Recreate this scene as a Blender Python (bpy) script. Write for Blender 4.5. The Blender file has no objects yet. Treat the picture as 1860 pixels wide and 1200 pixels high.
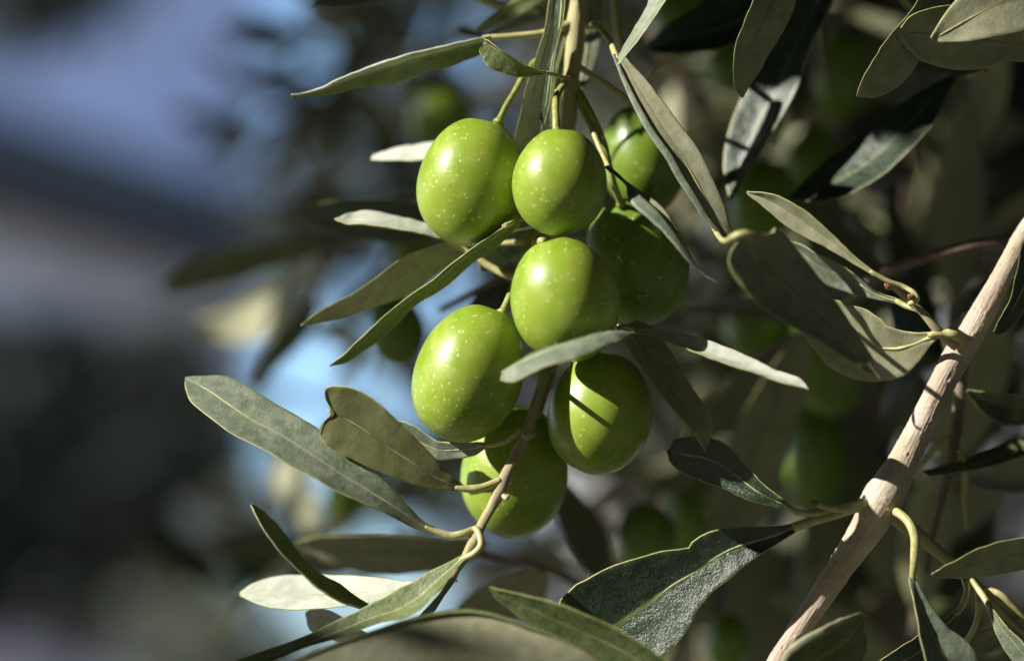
import bpy, math, random
import numpy as np
from mathutils import Vector, Matrix, noise as mnoise

random.seed(7)
rng = np.random.default_rng(7)
scene = bpy.context.scene
COL = scene.collection
R = math.radians

# ------------------------------------------------------------------ camera
LENS, SENSOR = 100.0, 36.0
FW = 0.196                         # width of the picture at the focus distance, metres
D = FW * LENS / SENSOR             # focus distance
PITCH = R(12)
cam_d = bpy.data.cameras.new("camera")
cam = bpy.data.objects.new("camera", cam_d); COL.objects.link(cam)
cam_d.lens, cam_d.sensor_width = LENS, SENSOR
cam_d.clip_start, cam_d.clip_end = 0.02, 3000
cam_d.dof.use_dof = True
cam_d.dof.focus_distance = D - 0.003
cam_d.dof.aperture_fstop = 5.6
cam_d.dof.aperture_blades = 0
CAMPOS = Vector((0, -D, 1.6))
cam.location = CAMPOS
cam.rotation_euler = (R(90) + PITCH, 0, 0)
scene.camera = cam
FWD = Vector((0, math.cos(PITCH), math.sin(PITCH)))
UPV = Vector((0, -math.sin(PITCH), math.cos(PITCH)))
RGT = Vector((1, 0, 0))
S = FW / 1860.0                    # metres per photo pixel at the focus distance

def at(px, py, mm=0.0):
    """photo pixel + distance behind the focus plane (mm) -> world point"""
    k = 1 + mm * 0.001 / D
    return CAMPOS + FWD * (D + mm * 0.001) + RGT * ((px - 930) * S * k) + UPV * ((600 - py) * S * k)

# ------------------------------------------------------------------ light
sun_cam = Vector((-0.79, 0.27, 0.55)).normalized()        # right, towards the camera, up
SUN = (RGT * sun_cam.x - FWD * sun_cam.y + UPV * sun_cam.z).normalized()
sd = bpy.data.lights.new("sun", 'SUN'); sun = bpy.data.objects.new("sun", sd); COL.objects.link(sun)
sd.energy = 5.0; sd.angle = R(0.53); sd.color = (1.0, 0.95, 0.86)
sun.rotation_euler = (-SUN).to_track_quat('-Z', 'Y').to_euler()
W = bpy.data.worlds.new("World"); scene.world = W; W.use_nodes = True
wn = W.node_tree.nodes; wl = W.node_tree.links
sky = wn.new('ShaderNodeTexSky'); sky.sky_type = 'NISHITA'; sky.sun_disc = False
sky.sun_elevation = math.asin(SUN.z)
sky.sun_rotation = math.atan2(SUN.x, SUN.y)
sky.air_density = 1.2; sky.dust_density = 0.2; sky.ozone_density = 4.5
wl.new(sky.outputs[0], wn['Background'].inputs[0]); wn['Background'].inputs[1].default_value = 0.14
scene.view_settings.view_transform = 'Standard'; scene.view_settings.look = 'None'
scene.view_settings.exposure = 0.82; scene.view_settings.gamma = 1
scene.cycles.use_denoising = True
scene.cycles.max_bounces = 8

# ------------------------------------------------------------------ materials
class NT:
    def __init__(s, name):
        s.m = bpy.data.materials.new(name); s.m.use_nodes = True
        s.n = s.m.node_tree.nodes; s.l = s.m.node_tree.links
        s.p = s.n['Principled BSDF']
    def node(s, t, **k):
        n = s.n.new(t)
        for a, b in k.items(): setattr(n, a, b)
        return n
    def link(s, a, b): s.l.new(a, b)
    def val(s, x, sock):
        if hasattr(x, 'is_output') or isinstance(x, bpy.types.NodeSocket): s.l.new(x, sock)
        else:
            sock.default_value = (*x, 1) if isinstance(x, tuple) and len(x) == 3 and sock.type == 'RGBA' else x
    def coord(s, kind='Object'):
        return s.node('ShaderNodeTexCoord').outputs[kind]
    def mapping(s, v, scale):
        m = s.node('ShaderNodeMapping'); s.link(v, m.inputs[0]); m.inputs['Scale'].default_value = scale; return m.outputs[0]
    def noise(s, v, scale, detail=3, rough=.5):
        n = s.node('ShaderNodeTexNoise'); s.link(v, n.inputs['Vector'])
        n.inputs['Scale'].default_value = scale; n.inputs['Detail'].default_value = detail; n.inputs['Roughness'].default_value = rough
        return n.outputs['Fac']
    def vor(s, v, scale, feature='F1', rand=1):
        n = s.node('ShaderNodeTexVoronoi', feature=feature); s.link(v, n.inputs['Vector'])
        n.inputs['Scale'].default_value = scale; n.inputs['Randomness'].default_value = rand
        return n
    def ramp(s, f, a, b, x=0., y=1.):
        n = s.node('ShaderNodeMapRange', interpolation_type='SMOOTHSTEP'); s.link(f, n.inputs[0])
        for i, q in enumerate((a, b, x, y)): n.inputs[i + 1].default_value = q
        return n.outputs[0]
    def mix(s, f, a, b, mode='MIX'):
        n = s.node('ShaderNodeMix', data_type='RGBA', blend_type=mode)
        s.val(f, n.inputs[0]); s.val(a, n.inputs[6]); s.val(b, n.inputs[7]); return n.outputs[2]
    def math(s, op, a, b=0.):
        n = s.node('ShaderNodeMath', operation=op); s.val(a, n.inputs[0]); s.val(b, n.inputs[1]); return n.outputs[0]
    def bump(s, h, strength, dist, prev=None):
        n = s.node('ShaderNodeBump'); s.link(h, n.inputs['Height'])
        n.inputs['Strength'].default_value = strength; n.inputs['Distance'].default_value = dist
        if prev is not None: s.link(prev, n.inputs['Normal'])
        return n.outputs[0]
    def set(s, **k):
        for a, b in k.items(): s.val(b, s.p.inputs[a.replace('_', ' ')])
        return s.m

def leaf_mat(name, c_lo, c_hi, vein, rough, grain, bumpy, coat=0., spec=.5, trans=.0, speck=(.75, .78, .68), speckle=.0, sheen=0.):
    t = NT(name); o = t.coord(); uv = t.coord('UV')
    sep = t.node('ShaderNodeSeparateXYZ'); t.link(uv, sep.inputs[0])
    big = t.noise(o, 90, 3); mid = t.noise(o, 420, 4); fine = t.noise(o, grain, 3, .7)
    f = t.math('ADD', t.math('MULTIPLY', big, .45), t.math('MULTIPLY', mid, .55))
    col = t.mix(t.ramp(f, .38, .64), c_lo, c_hi)
    if speckle > 0:
        col = t.mix(t.math('MULTIPLY', t.ramp(fine, .50, .68), speckle), col, speck)
    # the pale midrib line and faint side veins
    dv = t.math('ABSOLUTE', t.math('SUBTRACT', sep.outputs[1], .5))
    rib = t.ramp(dv, .012, .035, 1, 0)
    sv = t.node('ShaderNodeTexWave', wave_type='BANDS', bands_direction='X')
    cv = t.node('ShaderNodeCombineXYZ')
    t.link(t.math('ADD', sep.outputs[0], t.math('MULTIPLY', dv, -.22)), cv.inputs[0])
    t.link(cv.outputs[0], sv.inputs['Vector']); sv.inputs['Scale'].default_value = 4.2; sv.inputs['Distortion'].default_value = 1.2; sv.inputs['Detail Scale'].default_value = 3
    vn = t.ramp(sv.outputs['Fac'], .86, 1.0)
    col = t.mix(t.math('MULTIPLY', rib, .75), col, vein)
    dots = t.vor(o, 260); dk = t.ramp(dots.outputs['Distance'], .04, .09, 1, 0)
    sepc = t.node('ShaderNodeSeparateColor'); t.link(dots.outputs['Color'], sepc.inputs[0])
    dk = t.math('MULTIPLY', dk, t.ramp(sepc.outputs[0], .86, .9)); col = t.mix(t.math('MULTIPLY', dk, .6), col, (.03, .028, .015))
    b = t.bump(fine, bumpy, .00022)
    b = t.bump(mid, bumpy * .8, .0006, b)
    t.link(b, t.p.inputs['Normal'])
    rr = t.math('ADD', t.math('MULTIPLY', fine, .25), rough - .12)
    t.set(Base_Color=col, Roughness=rr, Coat_Weight=coat, Coat_Roughness=.28, Specular_IOR_Level=spec)
    if sheen: t.set(Sheen_Weight=sheen, Sheen_Roughness=.5)
    if trans > 0:
        tr = t.node('ShaderNodeBsdfTranslucent'); t.link(t.mix(.5, col, (.18, .22, .02), 'MIX'), tr.inputs[0])
        mx = t.node('ShaderNodeMixShader'); mx.inputs[0].default_value = trans
        t.link(t.p.outputs[0], mx.inputs[1]); t.link(tr.outputs[0], mx.inputs[2])
        t.link(mx.outputs[0], t.n['Material Output'].inputs[0])
    return t.m

M = {}
M['dusty'] = leaf_mat('leaf_upper_dusty', (.110, .140, .090), (.205, .240, .170), (.32, .35, .22), .52, 3800, .55, speckle=.24, trans=.06)
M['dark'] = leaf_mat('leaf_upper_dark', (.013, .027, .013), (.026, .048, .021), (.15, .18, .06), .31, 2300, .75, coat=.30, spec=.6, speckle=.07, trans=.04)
M['green'] = leaf_mat('leaf_upper_green', (.090, .125, .035), (.155, .190, .068), (.26, .29, .10), .45, 2400, .5, speckle=.2, trans=.10)
M['under'] = leaf_mat('leaf_underside', (.250, .250, .150), (.340, .340, .225), (.17, .17, .07), .62, 3000, .30, speckle=.18, trans=.08, speck=(.6, .6, .45))
M['pale'] = leaf_mat('leaf_underside_silver', (.42, .45, .37), (.58, .60, .52), (.5, .52, .38), .60, 3000, .35, speckle=.30, trans=.06)
def plain(name, a, b, rough=.5, scale=400, bump=.3, dist=.0003, sss=0., **k):
    t = NT(name); o = t.coord(); n = t.noise(o, scale, 4)
    t.set(Base_Color=t.mix(t.ramp(n, .35, .65), a, b), Roughness=rough)
    t.link(t.bump(n, bump, dist), t.p.inputs['Normal'])
    if sss: t.set(Subsurface_Weight=sss, Subsurface_Scale=.0012)
    return t.m
M['oliveunder'] = leaf_mat('leaf_underside_olive', (.120, .130, .045), (.160, .165, .062), (.10, .11, .03), .55, 3000, .25, speckle=.06, trans=.16)
M['rim'] = plain('leaf_rim', (.26, .29, .07), (.40, .40, .16), .5, 700)
M['rib'] = plain('leaf_midrib', (.26, .28, .12), (.36, .36, .18), .5, 900)
M['stalk'] = plain('leaf_stalk', (.34, .33, .12), (.48, .44, .22), .45, 600, .3)
M['fruitstalk'] = plain('fruit_stalk', (.22, .26, .05), (.36, .36, .12), .45, 500, .4)
M['bud'] = plain('bud_scale', (.20, .09, .045), (.34, .18, .10), .6, 900, .5)

def bark_mat(name, lo, hi, green, gfac, dots=True):
    t = NT(name); o = t.coord(); uv = t.coord('UV')
    st = t.mapping(uv, (60, 14, 1)); ridg = t.noise(st, 1.0, 5, .6)
    n = t.noise(o, 130, 4); f = t.noise(o, 1500, 3, .6)
    col = t.mix(t.ramp(t.math('ADD', t.math('MULTIPLY', n, .5), t.math('MULTIPLY', ridg, .5)), .38, .62), lo, hi)
    col = t.mix(t.math('MULTIPLY', t.ramp(t.noise(o, 60, 2), .45, .7), gfac), col, green)
    b = t.bump(ridg, .45, .0004); b = t.bump(f, .5, .00012, b)
    if dots:
        v = t.vor(o, 420); dk = t.ramp(v.outputs['Distance'], .14, .24, 1, 0)
        sc = t.node('ShaderNodeSeparateColor'); t.link(v.outputs['Color'], sc.inputs[0])
        dk = t.math('MULTIPLY', dk, t.ramp(sc.outputs[0], .55, .65))
        col = t.mix(t.math('MULTIPLY', dk, .45), col, (.26, .17, .10))
    t.link(b, t.p.inputs['Normal'])
    t.set(Base_Color=col, Roughness=.62, Specular_IOR_Level=.35)
    return t.m
M['bark'] = bark_mat('branch_bark', (.375, .295, .23), (.57, .475, .39), (.34, .33, .16), .35)
M['twig'] = bark_mat('twig_bark', (.29, .235, .14), (.46, .39, .25), (.40, .38, .16), .6, False)
M['twigbrown'] = bark_mat('twig_bark_brown', (.16, .11, .085), (.27, .20, .16), (.2, .2, .1), .3, False)

def olive_mat(name, a, b, c):
    t = NT(name); o = t.coord()
    n = t.noise(o, 60, 3); n2 = t.noise(o, 300, 4, .6)
    col = t.mix(t.ramp(n, .35, .65), a, b)
    col = t.mix(t.math('MULTIPLY', t.ramp(n2, .40, .70), .45), col, c)
    col = t.mix(t.math('MULTIPLY', t.ramp(t.noise(t.mapping(o, (1, 1, .35)), 210, 5, .65), .52, .70), .40), col, (.30, .30, .03))
    w = t.node('ShaderNodeVectorMath', operation='ADD'); t.link(o, w.inputs[0])
    nn = t.node('ShaderNodeTexNoise'); t.link(o, nn.inputs['Vector']); nn.inputs['Scale'].default_value = 380
    sc_ = t.node('ShaderNodeVectorMath', operation='SCALE'); t.link(nn.outputs['Color'], sc_.inputs[0]); sc_.inputs['Scale'].default_value = .0006
    t.link(sc_.outputs[0], w.inputs[1])
    def dots(scale, r0, r1, sel):
        v = t.vor(w.outputs[0], scale); sc = t.node('ShaderNodeSeparateColor'); t.link(v.outputs['Color'], sc.inputs[0])
        dist = t.math('ADD', v.outputs['Distance'], t.math('MULTIPLY', sc.outputs[1], .10))
        return t.math('MULTIPLY', t.ramp(dist, r0, r1, 1, 0), t.ramp(sc.outputs[0], sel, sel + .25))
    d1 = dots(760, .10, .315, .0); d2 = dots(1600, .06, .26, .2); v3 = t.vor(w.outputs[0], 330); s3 = t.node('ShaderNodeSeparateColor'); t.link(v3.outputs['Color'], s3.inputs[0]); d3 = t.math('MULTIPLY', t.ramp(v3.outputs['Distance'], .05, .13, 1, 0), t.ramp(s3.outputs[2], .80, .84))
    col = t.mix(t.math('MULTIPLY', d2, .5), col, (.50, .58, .20))
    col = t.mix(t.math('MULTIPLY', d1, .66), col, (.64, .68, .34))
    col = t.mix(t.math('MULTIPLY', d3, .55), col, (.20, .13, .03))
    b = t.bump(n2, .10, .0006); b = t.bump(t.noise(o, 2200, 2), .10, .00012, b); b = t.bump(d1, .30, .00010, b)
    t.link(b, t.p.inputs['Normal'])
    t.set(Base_Color=col, Roughness=t.math('ADD', t.math('MULTIPLY', n2, .22), .29), Specular_IOR_Level=.5, Coat_Weight=.18, Coat_Roughness=.22,
          Subsurface_Weight=.22, Subsurface_Scale=.0018)
    t.p.inputs['Subsurface Radius'].default_value = (1.0, 1.0, .25)
    return t.m
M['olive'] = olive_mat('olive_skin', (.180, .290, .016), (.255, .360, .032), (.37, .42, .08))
M['olive_shaded'] = olive_mat('olive_skin_shaded', (.095, .190, .010), (.150, .250, .018), (.20, .28, .04))  # darker copy of the skin for back olives, shade put into the colour

# ------------------------------------------------------------------ mesh helpers
def catmull(P, n, dense_ends=False, power=1.0):
    P = np.asarray(P, float)
    Q = np.vstack([2 * P[0] - P[1], P, 2 * P[-1] - P[-2]])
    out = []
    for i in range(1, len(Q) - 2):
        p0, p1, p2, p3 = Q[i - 1:i + 3]
        for s in np.linspace(0, 1, 16, endpoint=False):
            out.append(.5 * ((2 * p1) + (-p0 + p2) * s + (2 * p0 - 5 * p1 + 4 * p2 - p3) * s * s + (-p0 + 3 * p1 - 3 * p2 + p3) * s ** 3))
    out.append(P[-1]); out = np.array(out)
    k = min(2, out.shape[1])
    L = np.r_[0, np.cumsum(np.linalg.norm(np.diff(out[:, :k if out.shape[1] < 4 else 3], axis=0), axis=1))]
    s = np.linspace(0, 1, n)
    if dense_ends: s = .5 - .5 * np.cos(np.pi * s)
    s = s * L[-1]
    return np.stack([np.interp(s, L, out[:, j]) for j in range(out.shape[1])], 1)

def mesh_obj(name, V, F, mats, parent=None, origin=None, fmat=None, uv=None, smooth=True):
    V = np.asarray(V, float)
    og = np.array(origin if origin is not None else (parent['_o'] if parent is not None else V.mean(0)))
    me = bpy.data.meshes.new(name); me.from_pydata((V - og).tolist(), [], F)
    for m in mats: me.materials.append(m)
    if fmat is not None: me.polygons.foreach_set('material_index', np.asarray(fmat, np.int32))
    if smooth: me.polygons.foreach_set('use_smooth', [True] * len(me.polygons))
    if uv is not None:
        lay = me.uv_layers.new(name='UVMap'); vi = np.empty(len(me.loops), np.int32); me.loops.foreach_get('vertex_index', vi)
        lay.data.foreach_set('uv', np.asarray(uv, np.float32)[vi].ravel())
    me.update()
    o = bpy.data.objects.new(name, me); COL.objects.link(o)
    if parent is None: o.location = og.tolist()
    else: o.parent = parent
    o['_o'] = og.tolist()
    return o

def tag(o, label=None, cat=None, group=None, kind=None):
    if label: o['label'] = label
    if cat: o['category'] = cat
    if group: o['group'] = group
    if kind: o['kind'] = kind
    return o

def empty(name, loc, label, cat, group=None):
    o = bpy.data.objects.new(name, None); COL.objects.link(o); o.location = loc; o.empty_display_size = .01
    o['_o'] = list(loc); tag(o, label, cat, group); return o

def tube_geo(P, rad, sides=14, n=None, knob=0., seed=0, lenti=False, cap=True):
    """P: world points (k,3), rad: radii in metres; smooth tapered tube"""
    P = np.asarray(P, float); rad = np.asarray(rad, float)
    A = catmull(np.c_[P, rad], n or max(12, 8 * len(P)))
    C, r = A[:, :3], np.maximum(A[:, 3], 1e-5)
    T = np.gradient(C, axis=0); T /= np.linalg.norm(T, axis=1)[:, None] + 1e-12
    up = np.array((.13, -.9, .4)); up /= np.linalg.norm(up)
    V, UV = [], []
    nrm = up - T[0] * up.dot(T[0]); nrm /= np.linalg.norm(nrm)
    Lc = 0
    for i in range(len(C)):
        if i: Lc += np.linalg.norm(C[i] - C[i - 1])
        nrm = nrm - T[i] * nrm.dot(T[i]); nrm /= np.linalg.norm(nrm); bi = np.cross(T[i], nrm)
        for j in range(sides):
            a = 2 * math.pi * j / sides
            d = nrm * math.cos(a) + bi * math.sin(a); rr = r[i]
            if knob:
                q = C[i] * 260 + d * 1.1 + seed
                rr *= 1 + knob * mnoise.noise(Vector(q))
            if lenti:        # raised pores and fine ridges of the bark
                q = Vector(C[i] + d * r[i]); ds, pts_ = mnoise.voronoi(q * 620, distance_metric='DISTANCE')
                h = mnoise.noise(pts_[0] * 7.7)
                if h > .02: rr += .00022 * min(1, h * 5 + .3) * max(0, 1 - (ds[0] / .30) ** 2)
                rr += .00007 * mnoise.noise(Vector((j * .35, Lc * 220, 3))) + .00005 * mnoise.noise(q * 1800)
            V.append(C[i] + d * rr); UV.append((j / sides, Lc * 12))
    F = []
    for i in range(len(C) - 1):
        for j in range(sides):
            F.append((i * sides + j, i * sides + (j + 1) % sides, (i + 1) * sides + (j + 1) % sides, (i + 1) * sides + j))
    if cap:
        F.append(tuple(range(sides - 1, -1, -1))); F.append(tuple((len(C) - 1) * sides + j for j in range(sides)))
    return V, F, UV

def tube(name, pts, mat, parent=None, sides=14, knob=0., label=None, **k):
    """pts: (px, py, mm, radius px)"""
    W_ = [at(p[0], p[1], p[2]) for p in pts]
    rr = [p[3] * S for p in pts]
    V, F, UV = tube_geo([tuple(w) for w in W_], rr, sides, knob=knob, **k)
    o = mesh_obj(name, V, F, [M[mat]], parent, uv=UV, origin=None if parent is not None else tuple(W_[0]))
    if label: o['label'] = label
    return o

def blade_geo(A3, B3, face, cup=0., fold=0., flap=0., th=.00034, N=44, Mc=13, wob=1., seed=0, mid=.0, bite=None):
    """A3, B3: (N,3) edge curves base to tip; face: unit vector the visible side looks at"""
    half = (B3 - A3) / 2; C = (A3 + B3) / 2 + half * mid
    w = np.linalg.norm(half, axis=1); wmax = w.max()
    T = np.gradient(C, axis=0); T /= np.linalg.norm(T, axis=1)[:, None] + 1e-12
    hd = half / np.maximum(w, 1e-9)[:, None]
    ok = w > .12 * wmax; idx = np.arange(N)
    good = idx[ok]
    for j in range(3): hd[:, j] = np.interp(idx, good, hd[good, j])
    hd -= T * (hd * T).sum(1)[:, None]; hd /= np.linalg.norm(hd, axis=1)[:, None] + 1e-12
    n = np.cross(T, hd); n /= np.linalg.norm(n, axis=1)[:, None] + 1e-12
    if (n @ np.asarray(face)).mean() < 0: n = -n
    vs = np.sin(np.linspace(-1, 1, Mc) * math.pi / 2) * .35 + np.linspace(-1, 1, Mc) * .65
    sec = [(v, cup * v * v + fold * abs(v) - .02 * math.exp(-(v / .06) ** 2)) for v in vs]
    if flap > 0:
        e = sec[0][1]; g = .10 + .18 * flap
        fl = [(-1 + flap * s, e + g * (.45 + .55 * s)) for s in np.linspace(1, .12, 5)]
        sec = fl + [(-1.015, e + .06 * g + .02)] + sec
        sec = [s for s in sec]
    sec = np.array(sec); K = len(sec)
    ds = np.gradient(sec, axis=0); ds /= np.linalg.norm(ds, axis=1)[:, None] + 1e-12
    ns = np.stack([-ds[:, 1], ds[:, 0]], 1)
    V, UV = [], []
    vpar = np.clip((sec[:, 0] + 1) / 2, 0, 1)
    for i in range(N):
        t = i / (N - 1); ww = max(w[i], .012 * wmax)
        tap = .35 + .65 * min(1, w[i] / (.25 * wmax))
        wv = wob * wmax * .05
        off = [wv * mnoise.noise(Vector((t * 7 + seed * 3.1, s[0] * 1.1, seed))) + wv * .8 * abs(s[0]) * mnoise.noise(Vector((t * 14 + seed, np.sign(s[0]) * 3, seed * 2.))) for s in sec]
        H = th * .5 * tap
        top, bot = [], []
        for j in range(K):
            edge = 1 - .35 * (1 if j in (0, K - 1) else 0)
            p = C[i] + hd[i] * (sec[j, 0] - mid) * ww + n[i] * (sec[j, 1] * ww + off[j])
            if bite and t > .7:
                g = math.exp(-((sec[j, 0] - bite[0]) / bite[1]) ** 2) + .10 * math.exp(-((sec[j, 0] - bite[0] - .2) / .12) ** 2)
                p = p - T[i] * bite[2] * g * ((t - .7) / .3) ** 2
            nn = hd[i] * ns[j, 0] + n[i] * ns[j, 1]
            top.append(p + nn * H * edge); bot.append(p - nn * H * edge)
        e0 = (top[0] + bot[0]) / 2 - (hd[i] * ds[0, 0] + n[i] * ds[0, 1]) * H * 1.1
        e1 = (top[-1] + bot[-1]) / 2 + (hd[i] * ds[-1, 0] + n[i] * ds[-1, 1]) * H * 1.1
        V += top + [e1] + bot[::-1] + [e0]
        UV += [(t, v) for v in vpar] + [(t, 1)] + [(t, v) for v in vpar[::-1]] + [(t, 0)]
    K2 = 2 * K + 2; F, fm = [], []
    # orientation: make the faces point outwards
    flip = np.dot(np.cross(T[N // 2], hd[N // 2]), n[N // 2]) > 0
    for i in range(N - 1):
        for j in range(K2):
            a, b = i * K2 + j, i * K2 + (j + 1) % K2
            f = (a, b, b + K2, a + K2)
            F.append(f[::-1] if flip else f)
            fm.append(0 if j < K - 1 else 2 if j in (K - 1, K, K2 - 2, K2 - 1) else 1)
    c0 = tuple(range(K2)); c1 = tuple((N - 1) * K2 + j for j in range(K2))
    F += [c0 if flip else c0[::-1], c1[::-1] if flip else c1]; fm += [2, 2]
    ribc = C + n * (-.02 * w)[:, None] + hd * (-mid * w)[:, None]
    return V, F, fm, UV, ribc, n

_seed = [0]
def leaf(parent, A, B, d=(0, 0, 0), tilt=0., cup=.12, fold=0., flap=0., vis='dusty', hid='under', stalk=None, rib=True, th=.0003,
         N=44, Mc=13, wob=1., label=None, mid=0., ribcol='rib', rough=1.5, name='leaf', ribr=4.0, bite=None):
    """A, B: the two edges in photo pixels, base to tip. d: depth mm at base, middle, tip."""
    _seed[0] += 1; sd_ = _seed[0] * 1.37
    a = catmull(A, N, True); b = catmull(B, N, True)
    t = np.arange(N) / (N - 1); t = .5 - .5 * np.cos(np.pi * t)
    d0, dm, d1 = d
    dep = d0 * (1 - t) * (1 - 2 * t) + 4 * dm * t * (1 - t) + d1 * t * (2 * t - 1)
    wpx = np.linalg.norm(b - a, axis=1); prof = wpx / wpx.max()
    tj = [mnoise.noise(Vector((x * 16, sd_, 0))) * rough for x in t]; tk = [mnoise.noise(Vector((x * 16, sd_, 9))) * rough for x in t]
    dirn = (b - a) / np.maximum(wpx, 1)[:, None]
    a = a - dirn * (np.array(tj) * np.minimum(1, prof * 2))[:, None]; b = b + dirn * (np.array(tk) * np.minimum(1, prof * 2))[:, None]
    A3 = np.array([tuple(at(a[i, 0], a[i, 1], dep[i] - tilt * prof[i] / 2)) for i in range(N)])
    B3 = np.array([tuple(at(b[i, 0], b[i, 1], dep[i] + tilt * prof[i] / 2)) for i in range(N)])
    V, F, fm, UV, rc, n = blade_geo(A3, B3, -FWD, cup, fold, flap, th, N, Mc, wob, sd_, mid, bite)
    o = mesh_obj(name, V, F, [M[vis], M[hid], M['rim']], parent, fmat=fm, uv=UV)
    if label: o['label'] = label
    child = o
    if rib:
        k = int(N * .93); sel = rc[1:k:3]
        rad = np.linspace(ribr, .9, len(sel)) * S * .5 + th * .34
        rv, rf, ruv = tube_geo(sel, rad, 8, n=40)
        mesh_obj('midrib', rv, rf, [M[ribcol]], child, uv=ruv, origin=parent['_o'] if parent is not None else None)
    if stalk:
        pts = [at(p[0], p[1], p[2]) for p in stalk]
        rr = [p[3] * S for p in stalk]
        rv, rf, ruv = tube_geo([tuple(rc[5])] + [tuple(p) for p in pts], [rr[0] * .5] + rr, 10)
        mesh_obj('leaf_stalk', rv, rf, [M['stalk']], child, uv=ruv, origin=parent['_o'])
    return o

def cleaf(parent, C, hw, d=(0, 0, 0), prof='lance', **k):
    """centre line + greatest half width"""
    c = catmull(C, 17); T = np.gradient(c, axis=0); T /= np.linalg.norm(T, axis=1)[:, None]
    nn = np.stack([-T[:, 1], T[:, 0]], 1); t = np.linspace(0, 1, 17)
    w = hw * np.power(np.sin(np.pi * np.power(t, .85)), .8)
    if prof == 'blunt': w = hw * np.clip(np.power(np.sin(np.pi * np.power(t, 1.25)), .7), 0, 1)
    w[0] = w[-1] = .5
    return leaf(parent, c - nn * w[:, None], c + nn * w[:, None], d, **k)

def olive(px, py, rx, ry, rot, mm, label, stalk, mat='olive', lean=0., egg=.05, group=None, seg=56, name='olive', seed=None):
    sd_ = seed if seed is not None else px * .013 + py * .07
    c = at(px, py, mm); V, F = [], []
    NU, NV = seg, int(seg * .75)
    k = 1 + mm * .001 / D
    rot_m = Matrix.Rotation(R(rot), 3, Vector((0, 1, 0))) @ Matrix.Rotation(R(lean), 3, 'X')
    for i in range(NV + 1):
        th = math.pi * i / NV
        for j in range(NU):
            ph = 2 * math.pi * j / NU
            z, rr = math.cos(th), math.sin(th)
            rr = rr ** .94
            rr *= 1 - egg * z - .02 * z * z
            zz = z * (1 - .05 * math.exp(-(rr / .20) ** 2) * (1 if z > 0 else -.25))
            p = Vector((rr * math.cos(ph) * rx, rr * math.sin(ph) * rx, zz * ry))
            p *= 1 + .030 * mnoise.noise(Vector((math.cos(ph) * rr, math.sin(ph) * rr, z)) * 1.1 + Vector((sd_, 0, 0)))
            p = rot_m @ p * S * k
            V.append(tuple(c + RGT * p.x + FWD * p.y + UPV * p.z))
    for i in range(NV):
        for j in range(NU):
            F.append((i * NU + j, (i + 1) * NU + j, (i + 1) * NU + (j + 1) % NU, i * NU + (j + 1) % NU))
    o = mesh_obj(name, V, F, [M[mat]], None, origin=tuple(c))
    tag(o, label, 'olive', group)
    if stalk: stalk = [(*stalk[0][:3], stalk[0][3] * 1.5)] + [tuple(a * .88 + b * .12 for a, b in zip(stalk[0], stalk[1]))] + list(stalk[1:])
    if stalk: tube('fruit_stalk', stalk, 'fruitstalk', o, 10, knob=.15)
    return o
# ==================================================================== BUILD
# ---------- olives of the sharp cluster
G1 = 'green olives of the sharp cluster'
olive(857, 330, 98, 117, 12, 3, 'plump lit olive at upper left of the cluster, touching the smaller round one', [(905, 222, 2, 7), (918, 195, 4, 5.5), (933, 170, 8, 5.5), (950, 140, 12, 6), (985, 95, 14, 5), (1036, 50, 13, 6)], group=G1)
olive(1016, 330, 86, 98, 3, -8, 'smallest round olive of the cluster, hanging from a short straight yellow stalk', [(1011, 240, -8, 8), (1010, 215, -7, 7), (1009, 190, -4, 6.5), (1014, 168, 2, 6.5), (1036, 140, 11, 7)], group=G1)
olive(1026, 543, 98, 114, -14, -10, 'round olive in the middle of the cluster, above the pale curved leaf', [(985, 440, -4, 7), (992, 425, 2, 6), (1015, 400, 9, 6)], group=G1)
olive(853, 677, 99, 128, 20, -2, 'large egg-shaped olive at the left of the cluster, below the narrow green leaf', [(912, 568, -1, 7), (924, 540, 2, 6), (945, 480, 6, 6), (968, 425, 9, 7), (1012, 380, 12, 7)], group=G1)
olive(1090, 749, 95, 112, 8, 2, 'olive at lower right of the cluster with a dark band of leaf shadow across it', [(1045, 655, 4, 7), (1030, 640, 6, 6), (1015, 625, 8, 6)], group=G1)
olive(935, 855, 97, 121, 6, 15, 'lowest olive of the cluster, behind the bare twig and mostly in shade', [(975, 760, 10, 9), (992, 705, 8, 8), (1005, 660, 7, 8), (1012, 610, 9, 7)], group=G1)
olive(1156, 472, 92, 120, -12, 20, 'very dark shaded olive behind the middle of the cluster', [(1128, 372, 14, 7), (1112, 325, 10, 6.5), (1095, 255, 9, 6.5), (1070, 200, 10, 7), (1046, 160, 12, 7)], 'olive_shaded', group=G1)
olive(1168, 288, 76, 100, -8, 36, 'blurred half lit olive behind the top right of the cluster', [(1150, 200, 36, 7), (1140, 120, 38, 6), (1120, 40, 38, 7), (1115, -60, 36, 7)], 'olive_shaded', group=G1)

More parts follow.
